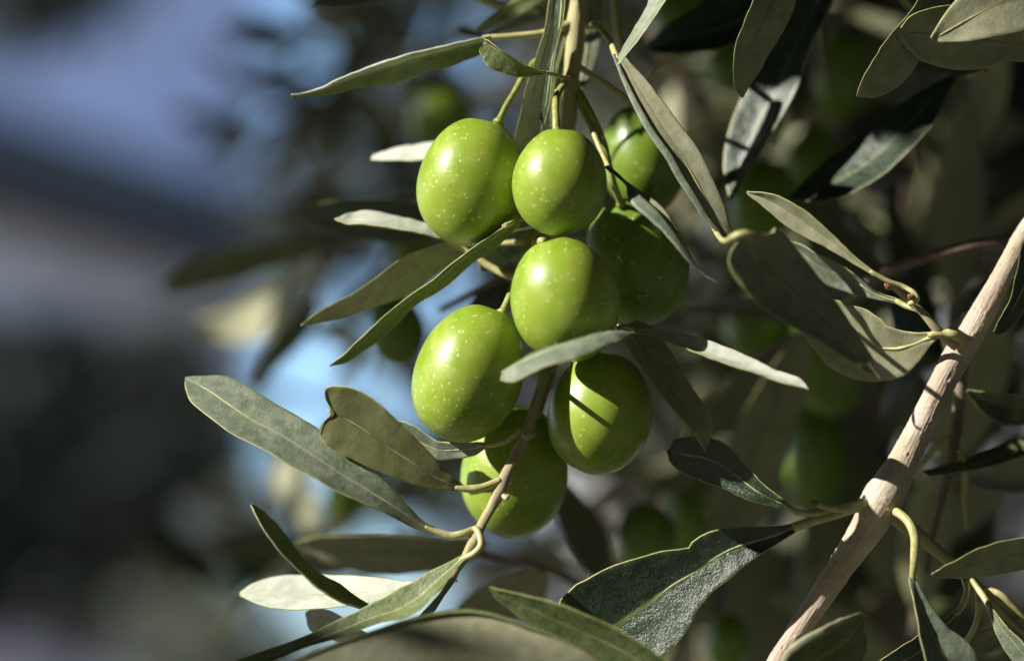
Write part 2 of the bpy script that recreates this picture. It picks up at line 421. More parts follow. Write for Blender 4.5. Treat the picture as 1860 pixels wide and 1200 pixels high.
# ---------- the fruiting twig with its leaves
tw = empty('olive_twig', at(1050, -60, 12), 'central hanging twig that carries the sharp olive cluster and ends at lower left', 'olive twig')
tube('stem', [(1054, -80, 14, 15), (1050, 0, 13, 15), (1044, 60, 13, 17), (1040, 120, 12, 15), (1034, 200, 12, 14), (1026, 300, 13, 13), (1018, 400, 13, 12), (1014, 500, 12, 12), (1010, 580, 9, 13),
              (1000, 640, 4, 14), (985, 700, 1, 11), (966, 758, -2, 10), (958, 782, -3, 12), (942, 815, -4, 9.5), (922, 856, -5, 9.5), (908, 888, -6, 12), (893, 920, -7, 9), (874, 955, -8, 8.5), (860, 985, -9, 10), (838, 1022, -9, 7), (822, 1046, -8, 5)],
     'twig', tw, 18, .22, n=180)
for q in [(1000, 668, 2, 1), (952, 790, -6, 1), (915, 900, -8, 1), (970, 786, -4, -1), (1012, 166, 2, 0)]:
    tube('bud', [(q[0], q[1], q[2], 5), (q[0] + 5 * q[3], q[1] + 4, q[2] - 1, 5), (q[0] + 9 * q[3], q[1] - 2, q[2] - 2, 1.5)], 'twig', tw, 8, .2)
# big silvery leaf
leaf(tw, [(790, 958), (760, 938), (700, 880), (640, 835), (560, 775), (480, 728), (415, 688), (385, 681), (338, 684)],
     [(785, 972), (750, 957), (690, 929), (600, 890), (520, 843), (430, 792), (372, 745), (350, 715), (338, 686)], (-9, -8, 7), tilt=-9, cup=.10, vis='dusty', wob=1.0,
     stalk=[(800, 968, -9, 7), (820, 973, -9, 7.5), (843, 969, -9, 8), (862, 962, -8, 8)], label='long silvery leaf sticking out to the left')
# bitten leaf
leaf(tw, [(842, 882), (800, 850), (752, 800), (712, 762), (672, 724), (636, 703), (613, 698), (599, 700), (591, 708)],
     [(842, 890), (790, 888), (735, 873), (680, 850), (625, 822), (600, 805), (588, 792), (584, 780)], (-7, -9, -8), tilt=2, cup=.10, vis='oliveunder', hid='dark', rib=True, ribr=1.5, N=60, Mc=25, bite=(.05, .42, .0024),
     stalk=[(826, 884, -7, 5), (850, 887, -7, 7), (878, 884, -7, 7), (908, 873, -6, 8)], label='leaf with a bite out of its blunt tip', rough=1.0, wob=.8)
leaf(tw, [(880, 803), (850, 803), (800, 801), (755, 773), (722, 761), (702, 758)], [(880, 812), (850, 826), (790, 831), (740, 816), (715, 793), (702, 761)], (-3, 3, 4), tilt=3, cup=.14, vis='dusty', hid='under',
     stalk=[(872, 808, -2, 5), (900, 806, -3, 5.5), (925, 797, -3, 6), (948, 780, -3, 7)])
# pale curved leaf in front of the olives
leaf(tw, [(912, 672), (938, 650), (984, 626), (1045, 608), (1090, 599), (1120, 597), (1150, 602)], [(913, 682), (945, 673), (984, 655), (1026, 643), (1083, 622), (1125, 610), (1150, 605)], (-20, -26, -18), tilt=-9, cup=-.28, vis='dusty', hid='under',
     stalk=[(925, 674, -20, 4), (950, 668, -15, 5), (970, 673, -6, 5.5), (992, 668, 1, 6)], label='pale curved leaf crossing in front of the olives')
# sunlit narrow leaf to the right
leaf(tw, [(1150, 599), (1196, 602), (1241, 614), (1278, 626), (1339, 649), (1395, 673), (1448, 692), (1468, 706)], [(1150, 603), (1188, 612), (1233, 634), (1286, 656), (1339, 676), (1395, 692), (1440, 706), (1467, 709)], (-2, -12, -18), tilt=-6, cup=.3, vis='pale', hid='dusty',
     stalk=[(1160, 602, -3, 4), (1130, 594, 3, 5), (1090, 592, 9, 6), (1040, 600, 12, 6), (1014, 615, 9, 6)], label='narrow sunlit leaf pointing to the right')
# taupe leaf hanging right of the olives
leaf(tw, [(1117, 600), (1151, 662), (1181, 705), (1218, 751), (1252, 786), (1270, 805), (1281, 819)], [(1150, 585), (1180, 604), (1200, 632), (1224, 668), (1250, 713), (1279, 751), (1288, 781), (1283, 820)], (6, -2, -4), tilt=6, cup=.1, fold=.25, vis='under', hid='green', ribr=2.2,
     stalk=[(1140, 605, 5, 4), (1118, 590, 8, 5), (1070, 590, 13, 6), (1014, 600, 10, 6)], label='taupe leaf hanging behind the lower right olive')
# narrow green leaf from the middle of the cluster to lower left
leaf(tw, [(930, 398), (883, 429), (830, 464), (789, 501), (743, 533), (696, 569), (655, 606), (625, 640), (598, 663)], [(940, 406), (888, 451), (847, 478), (801, 519), (748, 553), (700, 600), (662, 630), (628, 655), (599, 665)], (-4, 5, 8), tilt=6, cup=.22, vis='green', hid='under', mid=-.3,
     stalk=[(915, 412, -6, 5), (945, 398, 0, 5), (990, 392, 10, 6), (1018, 385, 12, 6)], label='narrow green leaf slanting below the upper left olive')
# sunlit edge-on leaf
leaf(tw, [(820, 434), (800, 424), (770, 412), (690, 395), (640, 393), (608, 396)], [(820, 440), (790, 437), (740, 427), (680, 420), (630, 413), (609, 399)], (14, 12, 12), tilt=-10, cup=.2, vis='pale', hid='under',
     stalk=[(810, 436, 14, 5), (850, 458, 14, 6), (890, 484, 13, 7), (928, 502, 12, 7), (975, 505, 12, 7), (1014, 500, 12, 7)], label='narrow leaf almost white in the sun')
# taupe leaf behind it
leaf(tw, [(900, 440), (850, 436), (786, 443), (728, 467), (684, 502), (643, 531), (585, 562), (546, 590)], [(905, 456), (860, 475), (824, 478), (786, 499), (742, 531), (690, 551), (643, 568), (582, 584), (547, 592)], (18, 14, 12), tilt=6, vis='under', hid='dark',
     stalk=[(895, 446, 18, 5), (940, 440, 17, 6), (1016, 440, 13, 7)])
leaf(tw, [(975, 412), (930, 418), (900, 440), (880, 465), (872, 492)], [(978, 425), (950, 450), (925, 470), (900, 488), (874, 494)], (20, 22, 26), tilt=4, vis='dusty', hid='under', stalk=[(970, 420, 20, 4), (1016, 415, 13, 6)])
# long leaf at upper left
leaf(tw, [(890, 64), (856, 67), (776, 81), (717, 95), (668, 116), (614, 138), (561, 166), (529, 171)], [(893, 76), (870, 92), (829, 108), (776, 122), (722, 141), (651, 151), (600, 168), (529, 177)], (12, 10, 8), tilt=9, cup=.25, vis='green', hid='pale', flap=.22,
     stalk=[(880, 70, 12, 6), (930, 66, 12, 6), (985, 60, 12, 6.5), (1020, 50, 12, 9), (1044, 42, 13, 10)], label='long dark leaf reaching to the upper left')
leaf(tw, [(990, 129), (975, 124), (950, 107), (920, 81), (895, 68), (882, 71)], [(990, 133), (960, 133), (930, 126), (900, 110), (880, 90), (880, 76)], (-2, -5, -4), tilt=5, cup=.3, fold=.35, vis='green', hid='under',
     stalk=[(985, 131, -2, 3.5), (1008, 136, 0, 4), (1036, 146, 10, 5)], label='small folded leaf above the round olive')
# long pale hanging leaf with a dark folded half
leaf(tw, [(1003, -40), (989, 54), (973, 102), (957, 152), (945, 200), (935, 250), (945, 300)], [(1026, -40), (1010, 50), (994, 129), (984, 167), (979, 234), (968, 270), (946, 302)], (10, 9, 16), tilt=4, vis='pale', hid='dark', label='pale leaf hanging straight down above the cluster',
     stalk=[(1012, -40, 10, 5), (1030, -65, 12, 6), (1052, -72, 14, 7)])
leaf(tw, [(1012, -40), (1009, 60), (994, 129), (984, 200), (980, 250)], [(1032, -40), (1026, 30), (1008, 110), (1001, 180), (984, 252)], (7, 6, 10), tilt=-6, vis='dark', hid='under')
leaf(tw, [(1030, 60), (1015, 110), (1005, 170), (1004, 230)], [(1040, 60), (1042, 120), (1030, 190), (1006, 235)], (22, 24, 28), vis='green', hid='under', stalk=[(1036, 62, 22, 5), (1046, 40, 15, 6)], N=24, Mc=7)
leaf(tw, [(1050, 165), (1065, 90), (1068, 0), (1075, -60)][::-1], [(1056, 168), (1085, 100), (1092, 10), (1080, -60)][::-1], (30, 28, 24), vis='dusty', hid='under', N=24, Mc=7, stalk=[(1078, -55, 30, 5), (1054, -75, 16, 7)])
# big taupe leaf hanging to the right, its margin rolled
leaf(tw, [(1112, 100), (1135, 160), (1160, 214), (1182, 252), (1208, 290), (1237, 337), (1267, 383), (1296, 417), (1320, 441)], [(1128, 98), (1160, 132), (1195, 175), (1230, 224), (1255, 256), (1278, 294), (1304, 349), (1321, 396), (1332, 430)], (4, -4, -6), tilt=2, cup=.10, vis='under', hid='dusty', flap=.34, ribr=2.0,
     stalk=[(1120, 104, 4, 6), (1108, 76, 8, 6), (1086, 50, 12, 6), (1060, 44, 13, 9)], label='broad taupe leaf with a silvery rolled edge, right of the cluster')
# narrow folded leaf in front of the dark olive
leaf(tw, [(1100, 305), (1137, 337), (1150, 374), (1183, 405), (1204, 423), (1232, 457), (1267, 489), (1308, 516)], [(1106, 303), (1137, 330), (1169, 354), (1195, 376), (1223, 413), (1246, 450), (1275, 496), (1309, 518)], (-2, -14, -16), tilt=4, cup=.2, vis='under', hid='dusty', flap=.95, mid=0,
     stalk=[(1108, 308, -2, 4), (1094, 280, 4, 5), (1075, 235, 9, 5), (1048, 180, 12, 6)], label='narrow folded leaf in front of the dark olive')
# leaf whose tip touches the narrow one from above, hanging into the picture
tw2 = empty('olive_twig', at(1260, -170, 0), 'thin twig from above with one silver leaf tip over the broad taupe leaf', 'olive twig')
tube('stem', [(1330, -300, 5, 12), (1270, -180, 2, 10), (1230, -110, 0, 8)], 'twig', tw2, 12, .15)
leaf(tw2, [(1220, -95), (1190, -25), (1177, 13), (1150, 59), (1131, 91), (1122, 118)], [(1236, -90), (1228, -28), (1212, 1), (1182, 46), (1156, 79), (1123, 120)], (0, -3, -3), tilt=-5, vis='dusty', hid='dark', stalk=[(1228, -92, 0, 5), (1232, -112, 0, 6)])
# leaves at the lower end of the twig
leaf(tw, [(846, 1006), (829, 1016), (787, 1039), (739, 1071), (674, 1103), (594, 1140), (529, 1168), (439, 1199), (380, 1222)], [(846, 1014), (835, 1027), (810, 1058), (758, 1119), (690, 1136), (626, 1158), (545, 1182), (497, 1201), (380, 1226)], (-10, -13, -10), tilt=-5, cup=.14, fold=.2, vis='green', hid='under',
     stalk=[(838, 1016, -10, 5), (862, 1004, -11, 6.5), (874, 988, -11, 6.5), (870, 968, -10, 6), (862, 958, -9, 6)], label='long green leaf running from the fork down to the bottom left')
leaf(tw, [(834, 1020), (812, 1055), (790, 1085), (760, 1118), (735, 1150)], [(838, 1022), (822, 1058), (803, 1085), (784, 1112), (738, 1153)], (-8, -6, -4), tilt=2, vis='dusty', hid='under', rib=False, N=26, Mc=9)
leaf(tw, [(720, 1118), (648, 1109), (606, 1096), (571, 1073), (539, 1041), (513, 1018), (481, 980), (464, 947), (455, 917)], [(720, 1122), (672, 1102), (619, 1073), (581, 1051), (545, 1018), (519, 986), (487, 947), (468, 926), (458, 916)], (-6, -8, -10), tilt=8, cup=.25, vis='green', hid='dusty', ribr=1.5,
     stalk=[(705, 1116, -6, 4), (760, 1095, -5, 5), (805, 1060, -7, 5), (824, 1040, -8, 5)], label='thin curved leaf rising from behind the fork leaf')
leaf(tw, [(830, 1050), (748, 1060), (674, 1054), (594, 1051), (513, 1049), (465, 1057), (435, 1075)], [(830, 1056), (760, 1085), (690, 1093), (626, 1106), (560, 1110), (490, 1103), (436, 1082)], (-2, 6, 10), tilt=-10, vis='pale', hid='dusty', stalk=[(825, 1052, -2, 4), (832, 1030, -7, 5)], label='pale silver leaf lying level at the bottom left')
leaf(tw, [(700, 1175), (640, 1130), (600, 1108), (575, 1104), (557, 1108)], [(690, 1190), (630, 1168), (590, 1148), (565, 1142), (556, 1112)], (4, 10, 12), tilt=4, vis='pale', hid='dusty', rib=False, N=24, Mc=7)

# ---------- out-of-focus leaves close to the lens, each on a twig that enters from below
tw3 = empty('olive_twig', at(1180, 1330, -34), 'blurred twig end with broad leaves close to the lens along the bottom edge', 'olive twig')
tube('stem', [(1500, 1500, -40, 14), (1330, 1400, -38, 12), (1200, 1330, -34, 9)], 'twig', tw3, 12, .15)
leaf(tw3, [(1190, 1262), (1100, 1200), (1000, 1146), (948, 1130), (900, 1112), (858, 1103), (819, 1105), (758, 1119), (680, 1142), (600, 1170), (500, 1215), (420, 1262)], [(1180, 1290), (1100, 1300), (1000, 1300), (940, 1300), (880, 1300), (830, 1300), (780, 1300), (740, 1300), (660, 1300), (580, 1300), (500, 1290), (420, 1268)], (-34, -34, -32), tilt=-12, cup=-.12, vis='under', flap=.07, hid='green',
     stalk=[(1185, 1275, -36, 8), (1210, 1305, -36, 9), (1215, 1335, -35, 9)], label='broad beige leaf underside filling the bottom edge')
leaf(tw3, [(1290, 1255), (1215, 1200), (1160, 1160), (1100, 1128), (1030, 1098), (960, 1080), (890, 1066)], [(1280, 1275), (1190, 1245), (1120, 1212), (1050, 1180), (985, 1148), (930, 1108), (885, 1073)], (-26, -24, -22), tilt=6, cup=.12, vis='green', hid='under',
     stalk=[(1280, 1262, -26, 7), (1310, 1300, -30, 8), (1300, 1385, -37, 9)], label='blurred green leaf pointing up to the left')

# ---------- the big pale branch on the right, its side shoots and leaves
br = empty('olive_branch', at(1880, 395, 8), 'thick pale brown branch running diagonally down the right side', 'olive branch')
tube('stem', [(1930, 330, 12, 17), (1868, 415, 8, 18), (1835, 475, 5, 19), (1798, 545, 3, 22), (1765, 605, 2, 25), (1742, 640, 2, 26), (1712, 695, 1, 24), (1680, 760, 0, 24.5), (1648, 825, 0, 27), (1618, 880, -1, 33), (1598, 915, -1, 38), (1573, 962, -1, 30),
              (1528, 1028, -2, 24.5), (1474, 1108, -3, 21), (1428, 1178, -4, 19.5), (1378, 1255, -5, 18)], 'bark', br, 110, .045, n=760, lenti=True)
sh = tube('side_shoot', [(1618, 925, 2, 22), (1650, 956, 3, 15), (1690, 990, 4, 12), (1728, 1022, 4, 10), (1758, 1048, 4, 8), (1792, 1078, 4, 8), (1830, 1120, 4, 6), (1890, 1175, 4, 5)], 'twig', br, 16, .18, n=90)
tube('side_shoot', [(1738, 625, -2, 13), (1718, 612, -3, 10), (1700, 596, -4, 8), (1676, 568, -4, 7), (1652, 546, -4, 7), (1632, 528, -4, 6), (1614, 514, -5, 5)], 'twig', br, 12, .15)
tube('side_shoot', [(1748, 660, 22, 13), (1743, 720, 22, 11), (1735, 790, 21, 11), (1722, 860, 21, 9), (1705, 920, 21, 9), (1690, 985, 22, 7), (1682, 1040, 22, 6)], 'twigbrown', br, 12, .15)
tube('side_shoot', [(1556, 920, -5, 10), (1530, 924, -8, 7.5), (1505, 921, -9, 7), (1488, 916, -9, 6.5), (1478, 914, -9, 4)], 'stalk', br, 10, .15)
for q in [(1478, 915, -9, -1), (1612, 520, -5, -1), (1655, 540, -7, 1)]:
    tube('bud', [(q[0] + 4, q[1], q[2], 6), (q[0], q[1] - 1, q[2] - .5, 6.5), (q[0] - 5, q[1] - 4, q[2] - 1, 2)], 'bud', br, 8, .3)
# leaves of the branch
leaf(br, [(1437, 918), (1418, 903), (1384, 876), (1350, 839), (1324, 808), (1294, 797), (1263, 797), (1233, 800), (1214, 814)], [(1437, 924), (1399, 917), (1358, 906), (1320, 887), (1278, 871), (1233, 853), (1214, 836), (1211, 826)][:8] + [(1212, 818)], (-7, -2, 4), tilt=4, cup=.1, vis='dark', hid='under', ribr=2.4,
     stalk=[(1428, 918, -7, 5), (1452, 930, -8, 6), (1478, 932, -9, 6), (1505, 928, -8, 6.5), (1560, 916, -3, 9)], label='small dark blunt leaf left of the branch fork')
leaf(br, [(1452, 948), (1400, 960), (1323, 967), (1279, 975), (1253, 990), (1241, 1005), (1206, 1013), (1163, 1022), (1119, 1037), (1075, 1057), (1040, 1078), (1018, 1096), (1040, 1150), (1085, 1212)],
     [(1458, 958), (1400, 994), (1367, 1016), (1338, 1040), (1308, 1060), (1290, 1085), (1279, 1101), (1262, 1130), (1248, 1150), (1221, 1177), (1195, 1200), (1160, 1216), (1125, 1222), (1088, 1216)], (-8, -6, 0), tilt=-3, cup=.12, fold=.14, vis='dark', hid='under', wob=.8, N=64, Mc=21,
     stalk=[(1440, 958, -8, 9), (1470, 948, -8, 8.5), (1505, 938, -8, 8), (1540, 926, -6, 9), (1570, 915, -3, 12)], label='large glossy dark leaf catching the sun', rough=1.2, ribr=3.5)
leaf(br, [(1590, 495), (1558, 469), (1529, 440), (1494, 405), (1459, 376), (1427, 358), (1398, 349), (1356, 347)], [(1587, 500), (1544, 473), (1500, 446), (1456, 423), (1412, 391), (1385, 370), (1372, 362), (1357, 350)], (-6, -4, -2), tilt=2, cup=.05, fold=.45, vis='under', hid='dark', ribr=1.8,
     stalk=[(1584, 494, -6, 4), (1612, 510, -6, 4.5), (1640, 520, -6, 4.5), (1660, 532, -7, 5), (1666, 544, -7, 5), (1652, 552, -5, 5)], label='taupe leaf with a fine yellow edge, tip up to the left')
leaf(br, [(1640, 545), (1600, 531), (1560, 497), (1528, 478), (1492, 463), (1460, 444), (1420, 436)], [(1638, 552), (1590, 540), (1548, 526), (1524, 518), (1492, 506), (1455, 480), (1421, 440)], (-1, 8, 14), tilt=6, cup=.16, vis='dusty', hid='under',
     stalk=[(1630, 547, -1, 5), (1645, 555, -2, 5.5), (1668, 562, -4, 6)], label='silvery leaf lit at its base beside the side shoot')
leaf(br, [(1704, 604), (1660, 601), (1620, 588), (1580, 567), (1540, 549), (1505, 540), (1470, 560), (1450, 590)], [(1704, 612), (1682, 630), (1660, 656), (1632, 680), (1598, 690), (1550, 680), (1495, 640), (1452, 594)], (-4, 6, 10), tilt=6, cup=.10, vis='under', hid='dark', ribr=7, ribcol='stalk',
     stalk=[(1690, 608, -4, 6), (1715, 606, -4, 7.5), (1733, 606, -4, 11), (1752, 618, -2, 12)], label='broad taupe leaf with a thick yellow midrib')
leaf(tw, [(1352, 425), (1322, 445), (1316, 470), (1340, 508), (1380, 545), (1432, 581), (1480, 609), (1520, 637), (1560, 666), (1597, 690)], [(1368, 425), (1400, 440), (1440, 461), (1476, 500), (1516, 548), (1548, 596), (1570, 630), (1582, 652), (1592, 675), (1598, 690)], (-30, -24, -22), tilt=8, cup=.10, vis='under', hid='green', ribr=6, rough=1,
     stalk=[(1368, 432, -30, 7), (1352, 424, -31, 7), (1332, 430, -30, 6), (1316, 438, -20, 5), (1300, 420, -4, 5), (1285, 380, 8, 5), (1250, 300, 16, 6), (1150, 190, 16, 6), (1050, 120, 13, 6)], label='blurred near leaf on a bent yellow stalk, right of the cluster')
leaf(br, [(1652, 1045), (1652, 1062), (1662, 1124), (1672, 1200), (1700, 1270), (1740, 1330)], [(1660, 1045), (1673, 1076), (1692, 1111), (1715, 1145), (1742, 1168), (1768, 1200), (1775, 1260), (1742, 1332)], (-8, -14, -14), tilt=6, cup=.10, fold=.15, vis='dusty', hid='under',
     stalk=[(1657, 1052, -8, 5.5), (1662, 1010, -9, 9), (1662, 975, -9, 9), (1652, 950, -8, 8.5), (1636, 934, -6, 8), (1618, 925, -2, 9)], label='grey green leaf hanging from the fork on a bent yellow stalk')
leaf(br, [(1930, 975), (1890, 972), (1860, 975), (1819, 981), (1772, 996), (1734, 1016), (1710, 1030), (1692, 1041)], [(1930, 1010), (1890, 1026), (1860, 1031), (1803, 1041), (1756, 1046), (1730, 1047), (1708, 1047), (1693, 1043)], (-10, -10, -12), tilt=5, cup=.06, vis='under', hid='dark', ribr=1.6,
     stalk=[(1920, 990, -10, 5), (1960, 1010, -8, 6), (1960, 1110, 0, 6), (1900, 1180, 4, 6)], label='pale beige leaf underside at the right edge below the fork')
leaf(br, [(1736, 1108), (1700, 1128), (1664, 1152), (1620, 1180), (1575, 1215)], [(1744, 1116), (1722, 1150), (1700, 1190), (1655, 1222), (1578, 1220)], (-2, -2, 0), tilt=6, vis='dark', hid='under',
     stalk=[(1735, 1115, -2, 6), (1750, 1095, -1, 6), (1756, 1070, 0, 6), (1750, 1048, 3, 6)], label='dark leaf at the lower right on a short curved stalk')
leaf(br, [(1725, 1185), (1760, 1160), (1810, 1135), (1870, 1120), (1930, 1115)], [(1728, 1192), (1780, 1188), (1830, 1170), (1880, 1150), (1930, 1120)], (6, 10, 14), vis='under', hid='dark',
     stalk=[(1730, 1184, 6, 5), (1758, 1160, 3, 6), (1775, 1125, 2, 6), (1777, 1090, 2, 5), (1776, 1068, 4, 5)], N=26, Mc=9)
leaf(br, [(1800, 1100), (1830, 1133), (1862, 1163), (1900, 1200), (1940, 1260)], [(1796, 1104), (1812, 1145), (1840, 1190), (1880, 1230), (1938, 1262)], (-4, -6, -8), tilt=4, vis='dusty', hid='under', fold=.2,
     stalk=[(1802, 1108, -4, 5.5), (1788, 1085, -2, 6), (1770, 1060, 1, 6), (1758, 1044, 3, 6)], label='grey green leaf entering the lower right corner')
leaf(br, [(1868, 1128), (1900, 1160), (1950, 1230)], [(1872, 1126), (1920, 1160), (1952, 1232)], (4, 2, 0), vis='green', hid='under', N=20, Mc=7, rib=False,
     stalk=[(1790, 1074, 4, 6), (1815, 1078, 2, 6.5), (1840, 1100, 2, 6), (1874, 1135, 3, 5)])
leaf(br, [(1400, 1240), (1414, 1195), (1427, 1164), (1487, 1137), (1550, 1117), (1566, 1127)], [(1410, 1250), (1450, 1255), (1500, 1250), (1548, 1220), (1572, 1170), (1568, 1130)], (-16, -16, -12), tilt=10, cup=.2, vis='green', hid='under', flap=.10, rib=False,
     stalk=[(1404, 1244, -16, 6), (1390, 1290, -12, 7), (1362, 1290, -6, 8)], label='blunt green leaf with a bright rolled rim, beside the foot of the branch')
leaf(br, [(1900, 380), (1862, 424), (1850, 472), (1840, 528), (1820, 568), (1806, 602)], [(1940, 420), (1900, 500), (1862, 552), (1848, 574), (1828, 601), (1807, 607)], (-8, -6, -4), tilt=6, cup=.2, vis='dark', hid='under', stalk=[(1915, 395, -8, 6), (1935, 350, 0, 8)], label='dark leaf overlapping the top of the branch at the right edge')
# dark leaves behind the branch, right edge
b2 = empty('olive_twig', at(1940, 760, 26), 'blurred twig with dark level leaves at the right edge, behind the branch', 'olive twig')
tube('stem', [(2020, 560, 24, 10), (1960, 700, 26, 9), (1925, 800, 26, 8), (1910, 900, 26, 6)], 'twigbrown', b2, 10, .1)
leaf(b2, [(1935, 712), (1870, 710), (1810, 708), (1756, 707)], [(1935, 722), (1870, 762), (1815, 755), (1757, 712)], (24, 20, 18), tilt=10, vis='dark', hid='under', N=28, Mc=9, stalk=[(1925, 716, 24, 6), (1952, 712, 26, 7)])
leaf(b2, [(1925, 795), (1860, 798), (1770, 832), (1680, 856)], [(1925, 805), (1860, 832), (1780, 852), (1682, 866)], (24, 20, 14), tilt=-8, vis='green', hid='under', N=28, Mc=9)
leaf(b2, [(1920, 850), (1860, 852), (1790, 850), (1730, 856)], [(1920, 870), (1870, 888), (1800, 882), (1731, 862)], (26, 24, 20), tilt=8, vis='dark', hid='under', N=28, Mc=9)
tube('side_shoot', [(1742, 815, 20, 7), (1752, 850, 20, 7), (1752, 900, 21, 6), (1757, 960, 22, 4)], 'stalk', br, 8)
tube('side_shoot', [(1735, 795, 21, 6), (1715, 800, 21, 6), (1690, 822, 22, 6), (1660, 860, 23, 4)], 'stalk', br, 8)

# ---------- leaves hanging into the upper right corner
u1 = empty('olive_twig', at(1700, -120, 0), 'leafy twig above the frame whose sharp taupe leaves hang into the upper right corner', 'olive twig')
tube('stem', [(1980, -180, 6, 15), (1860, -150, 4, 13), (1720, -120, 2, 11), (1560, -110, 2, 9), (1420, -100, 2, 7)], 'twig', u1, 14, .15)
leaf(u1, [(1395, -95), (1382, -40), (1370, 0), (1347, 45), (1332, 87), (1328, 122), (1335, 157), (1347, 177)], [(1415, -95), (1445, -50), (1436, 0), (1414, 52), (1396, 80), (1379, 119), (1361, 157), (1349, 178)], (2, -4, -2), tilt=6, cup=.14, vis='under', hid='green', ribr=1.8,
     stalk=[(1404, -92, 2, 5), (1418, -102, 2, 6)], label='taupe leaf hanging alone left of the corner group')
leaf(u1, [(1700, -50), (1675, -15), (1662, 7), (1638, 38), (1610, 70), (1582, 108), (1561, 147), (1556, 175)], [(1730, -40), (1722, 0), (1705, 40), (1680, 75), (1664, 110), (1640, 142), (1603, 166), (1558, 177)], (4, -1, -2), tilt=6, cup=.12, vis='under', hid='green', ribr=1.6, stalk=[(1715, -45, 4, 5), (1722, -115, 2, 7)])
leaf(u1, [(1925, 95), (1860, 60), (1790, 25), (1730, 10), (1690, 12), (1652, 24), (1634, 48), (1631, 70)], [(1925, 115), (1880, 112), (1837, 110), (1785, 122), (1740, 120), (1697, 108), (1660, 91), (1632, 74)], (8, 1, -3), tilt=6, cup=.12, vis='under', hid='dark', ribr=1.6, stalk=[(1920, 104, 8, 5), (1960, 60, 7, 6), (1985, -170, 6, 8)])
leaf(u1, [(1980, -90), (1900, -80), (1830, -62), (1770, -35), (1732, 5), (1708, 38), (1687, 71)], [(1985, -60), (1960, 0), (1900, 42), (1860, 53), (1802, 66), (1750, 73), (1700, 74)], (0, -10, -9), tilt=0, cup=.08, vis='under', hid='dark', ribr=1.8, stalk=[(1982, -75, 0, 6), (2000, -120, 3, 7), (1990, -178, 6, 8)], label='big pale taupe leaf catching sun in the upper right corner')

# ==================================================================== BEHIND THE CLUSTER
def copy_tree(o, parent=None):
    c = o.copy(); COL.objects.link(c)
    if parent is not None: c.parent = parent
    for ch in list(o.children): copy_tree(ch, c)
    return c

# ---------- blurred leaves one can still tell apart, each group on its own twig
def blurtwig(pts, label, mat='twigbrown', group='blurred twigs behind the cluster'):
    e = empty('olive_twig', at(*pts[0][:3]), label, 'olive twig', group)
    tube('stem', pts, mat, e, 10, .1); return e
kw = dict(N=22, Mc=7, rib=False)
bt = blurtwig([(1560, -180, 60, 11), (1520, -90, 45, 10), (1500, -10, 40, 8), (1492, 60, 48, 6), (1510, 160, 60, 5)], 'blurred twig with two long dark leaves hanging in the upper right')
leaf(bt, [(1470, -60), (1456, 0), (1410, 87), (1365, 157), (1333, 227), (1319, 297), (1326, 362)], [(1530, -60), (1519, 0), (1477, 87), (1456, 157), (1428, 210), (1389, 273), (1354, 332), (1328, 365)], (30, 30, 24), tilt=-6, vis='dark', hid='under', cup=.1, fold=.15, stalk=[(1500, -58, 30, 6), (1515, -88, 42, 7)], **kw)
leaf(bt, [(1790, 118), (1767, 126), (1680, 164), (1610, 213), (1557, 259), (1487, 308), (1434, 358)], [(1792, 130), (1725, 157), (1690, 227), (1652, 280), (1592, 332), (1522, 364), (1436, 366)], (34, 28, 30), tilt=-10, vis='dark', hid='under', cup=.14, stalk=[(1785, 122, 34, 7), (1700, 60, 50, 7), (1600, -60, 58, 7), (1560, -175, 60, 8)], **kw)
bt = blurtwig([(1480, -140, 60, 10), (1400, -60, 50, 9), (1330, 10, 42, 7), (1200, 120, 46, 6), (1165, 175, 50, 6)], 'blurred twig with a dark leaf at top centre, right of the main stem', 'stalk')
leaf(bt, [(1420, -50), (1303, 0), (1263, 24), (1209, 54), (1172, 88)], [(1430, 20), (1380, 70), (1330, 97), (1277, 103), (1209, 99), (1174, 92)], (36, 34, 40), tilt=-8, vis='dark', hid='under', fold=.2, **kw)
bt = blurtwig([(1960, 425, 34, 13), (1860, 436, 32, 12), (1780, 444, 30, 12), (1700, 462, 30, 11), (1600, 500, 34, 10), (1480, 590, 60, 9), (1360, 660, 75, 8), (1250, 750, 90, 7)], 'blurred brown twig running level behind the top of the thick branch')
leaf(bt, [(1450, 600), (1400, 660), (1340, 760), (1300, 860), (1295, 960), (1320, 1010)], [(1470, 610), (1460, 700), (1430, 800), (1400, 900), (1360, 980), (1325, 1012)], (60, 70, 80), tilt=10, vis='under', hid='dark', cup=.1, **kw)
leaf(bt, [(1390, 640), (1330, 680), (1280, 730), (1240, 800), (1230, 850)], [(1400, 655), (1370, 720), (1320, 770), (1270, 820), (1232, 853)], (75, 80, 90), tilt=8, vis='under', hid='dark', **kw)
leaf(bt, [(1640, 480), (1560, 500), (1440, 520), (1320, 540), (1240, 560)], [(1645, 492), (1570, 540), (1450, 575), (1330, 570), (1242, 564)], (50, 60, 70), tilt=14, vis='dark', hid='under', **kw)
leaf(bt, [(1600, 520), (1610, 560), (1620, 640), (1600, 760)], [(1608, 518), (1660, 590), (1665, 680), (1603, 762)], (50, 60, 70), tilt=14, vis='dark', hid='under', **kw)
bt = blurtwig([(1060, 480, 60, 9), (960, 480, 55, 8), (880, 520, 52, 7), (800, 560, 60, 6)], 'blurred twig with dark leaves behind the left of the cluster')
leaf(bt, [(860, 395), (757, 367), (684, 359), (597, 368), (530, 388)], [(860, 420), (790, 430), (713, 437), (643, 426), (576, 413), (531, 392)], (50, 50, 60), tilt=8, vis='dark', hid='under', stalk=[(850, 405, 50, 6), (900, 440, 52, 6), (950, 480, 55, 7)], **kw)
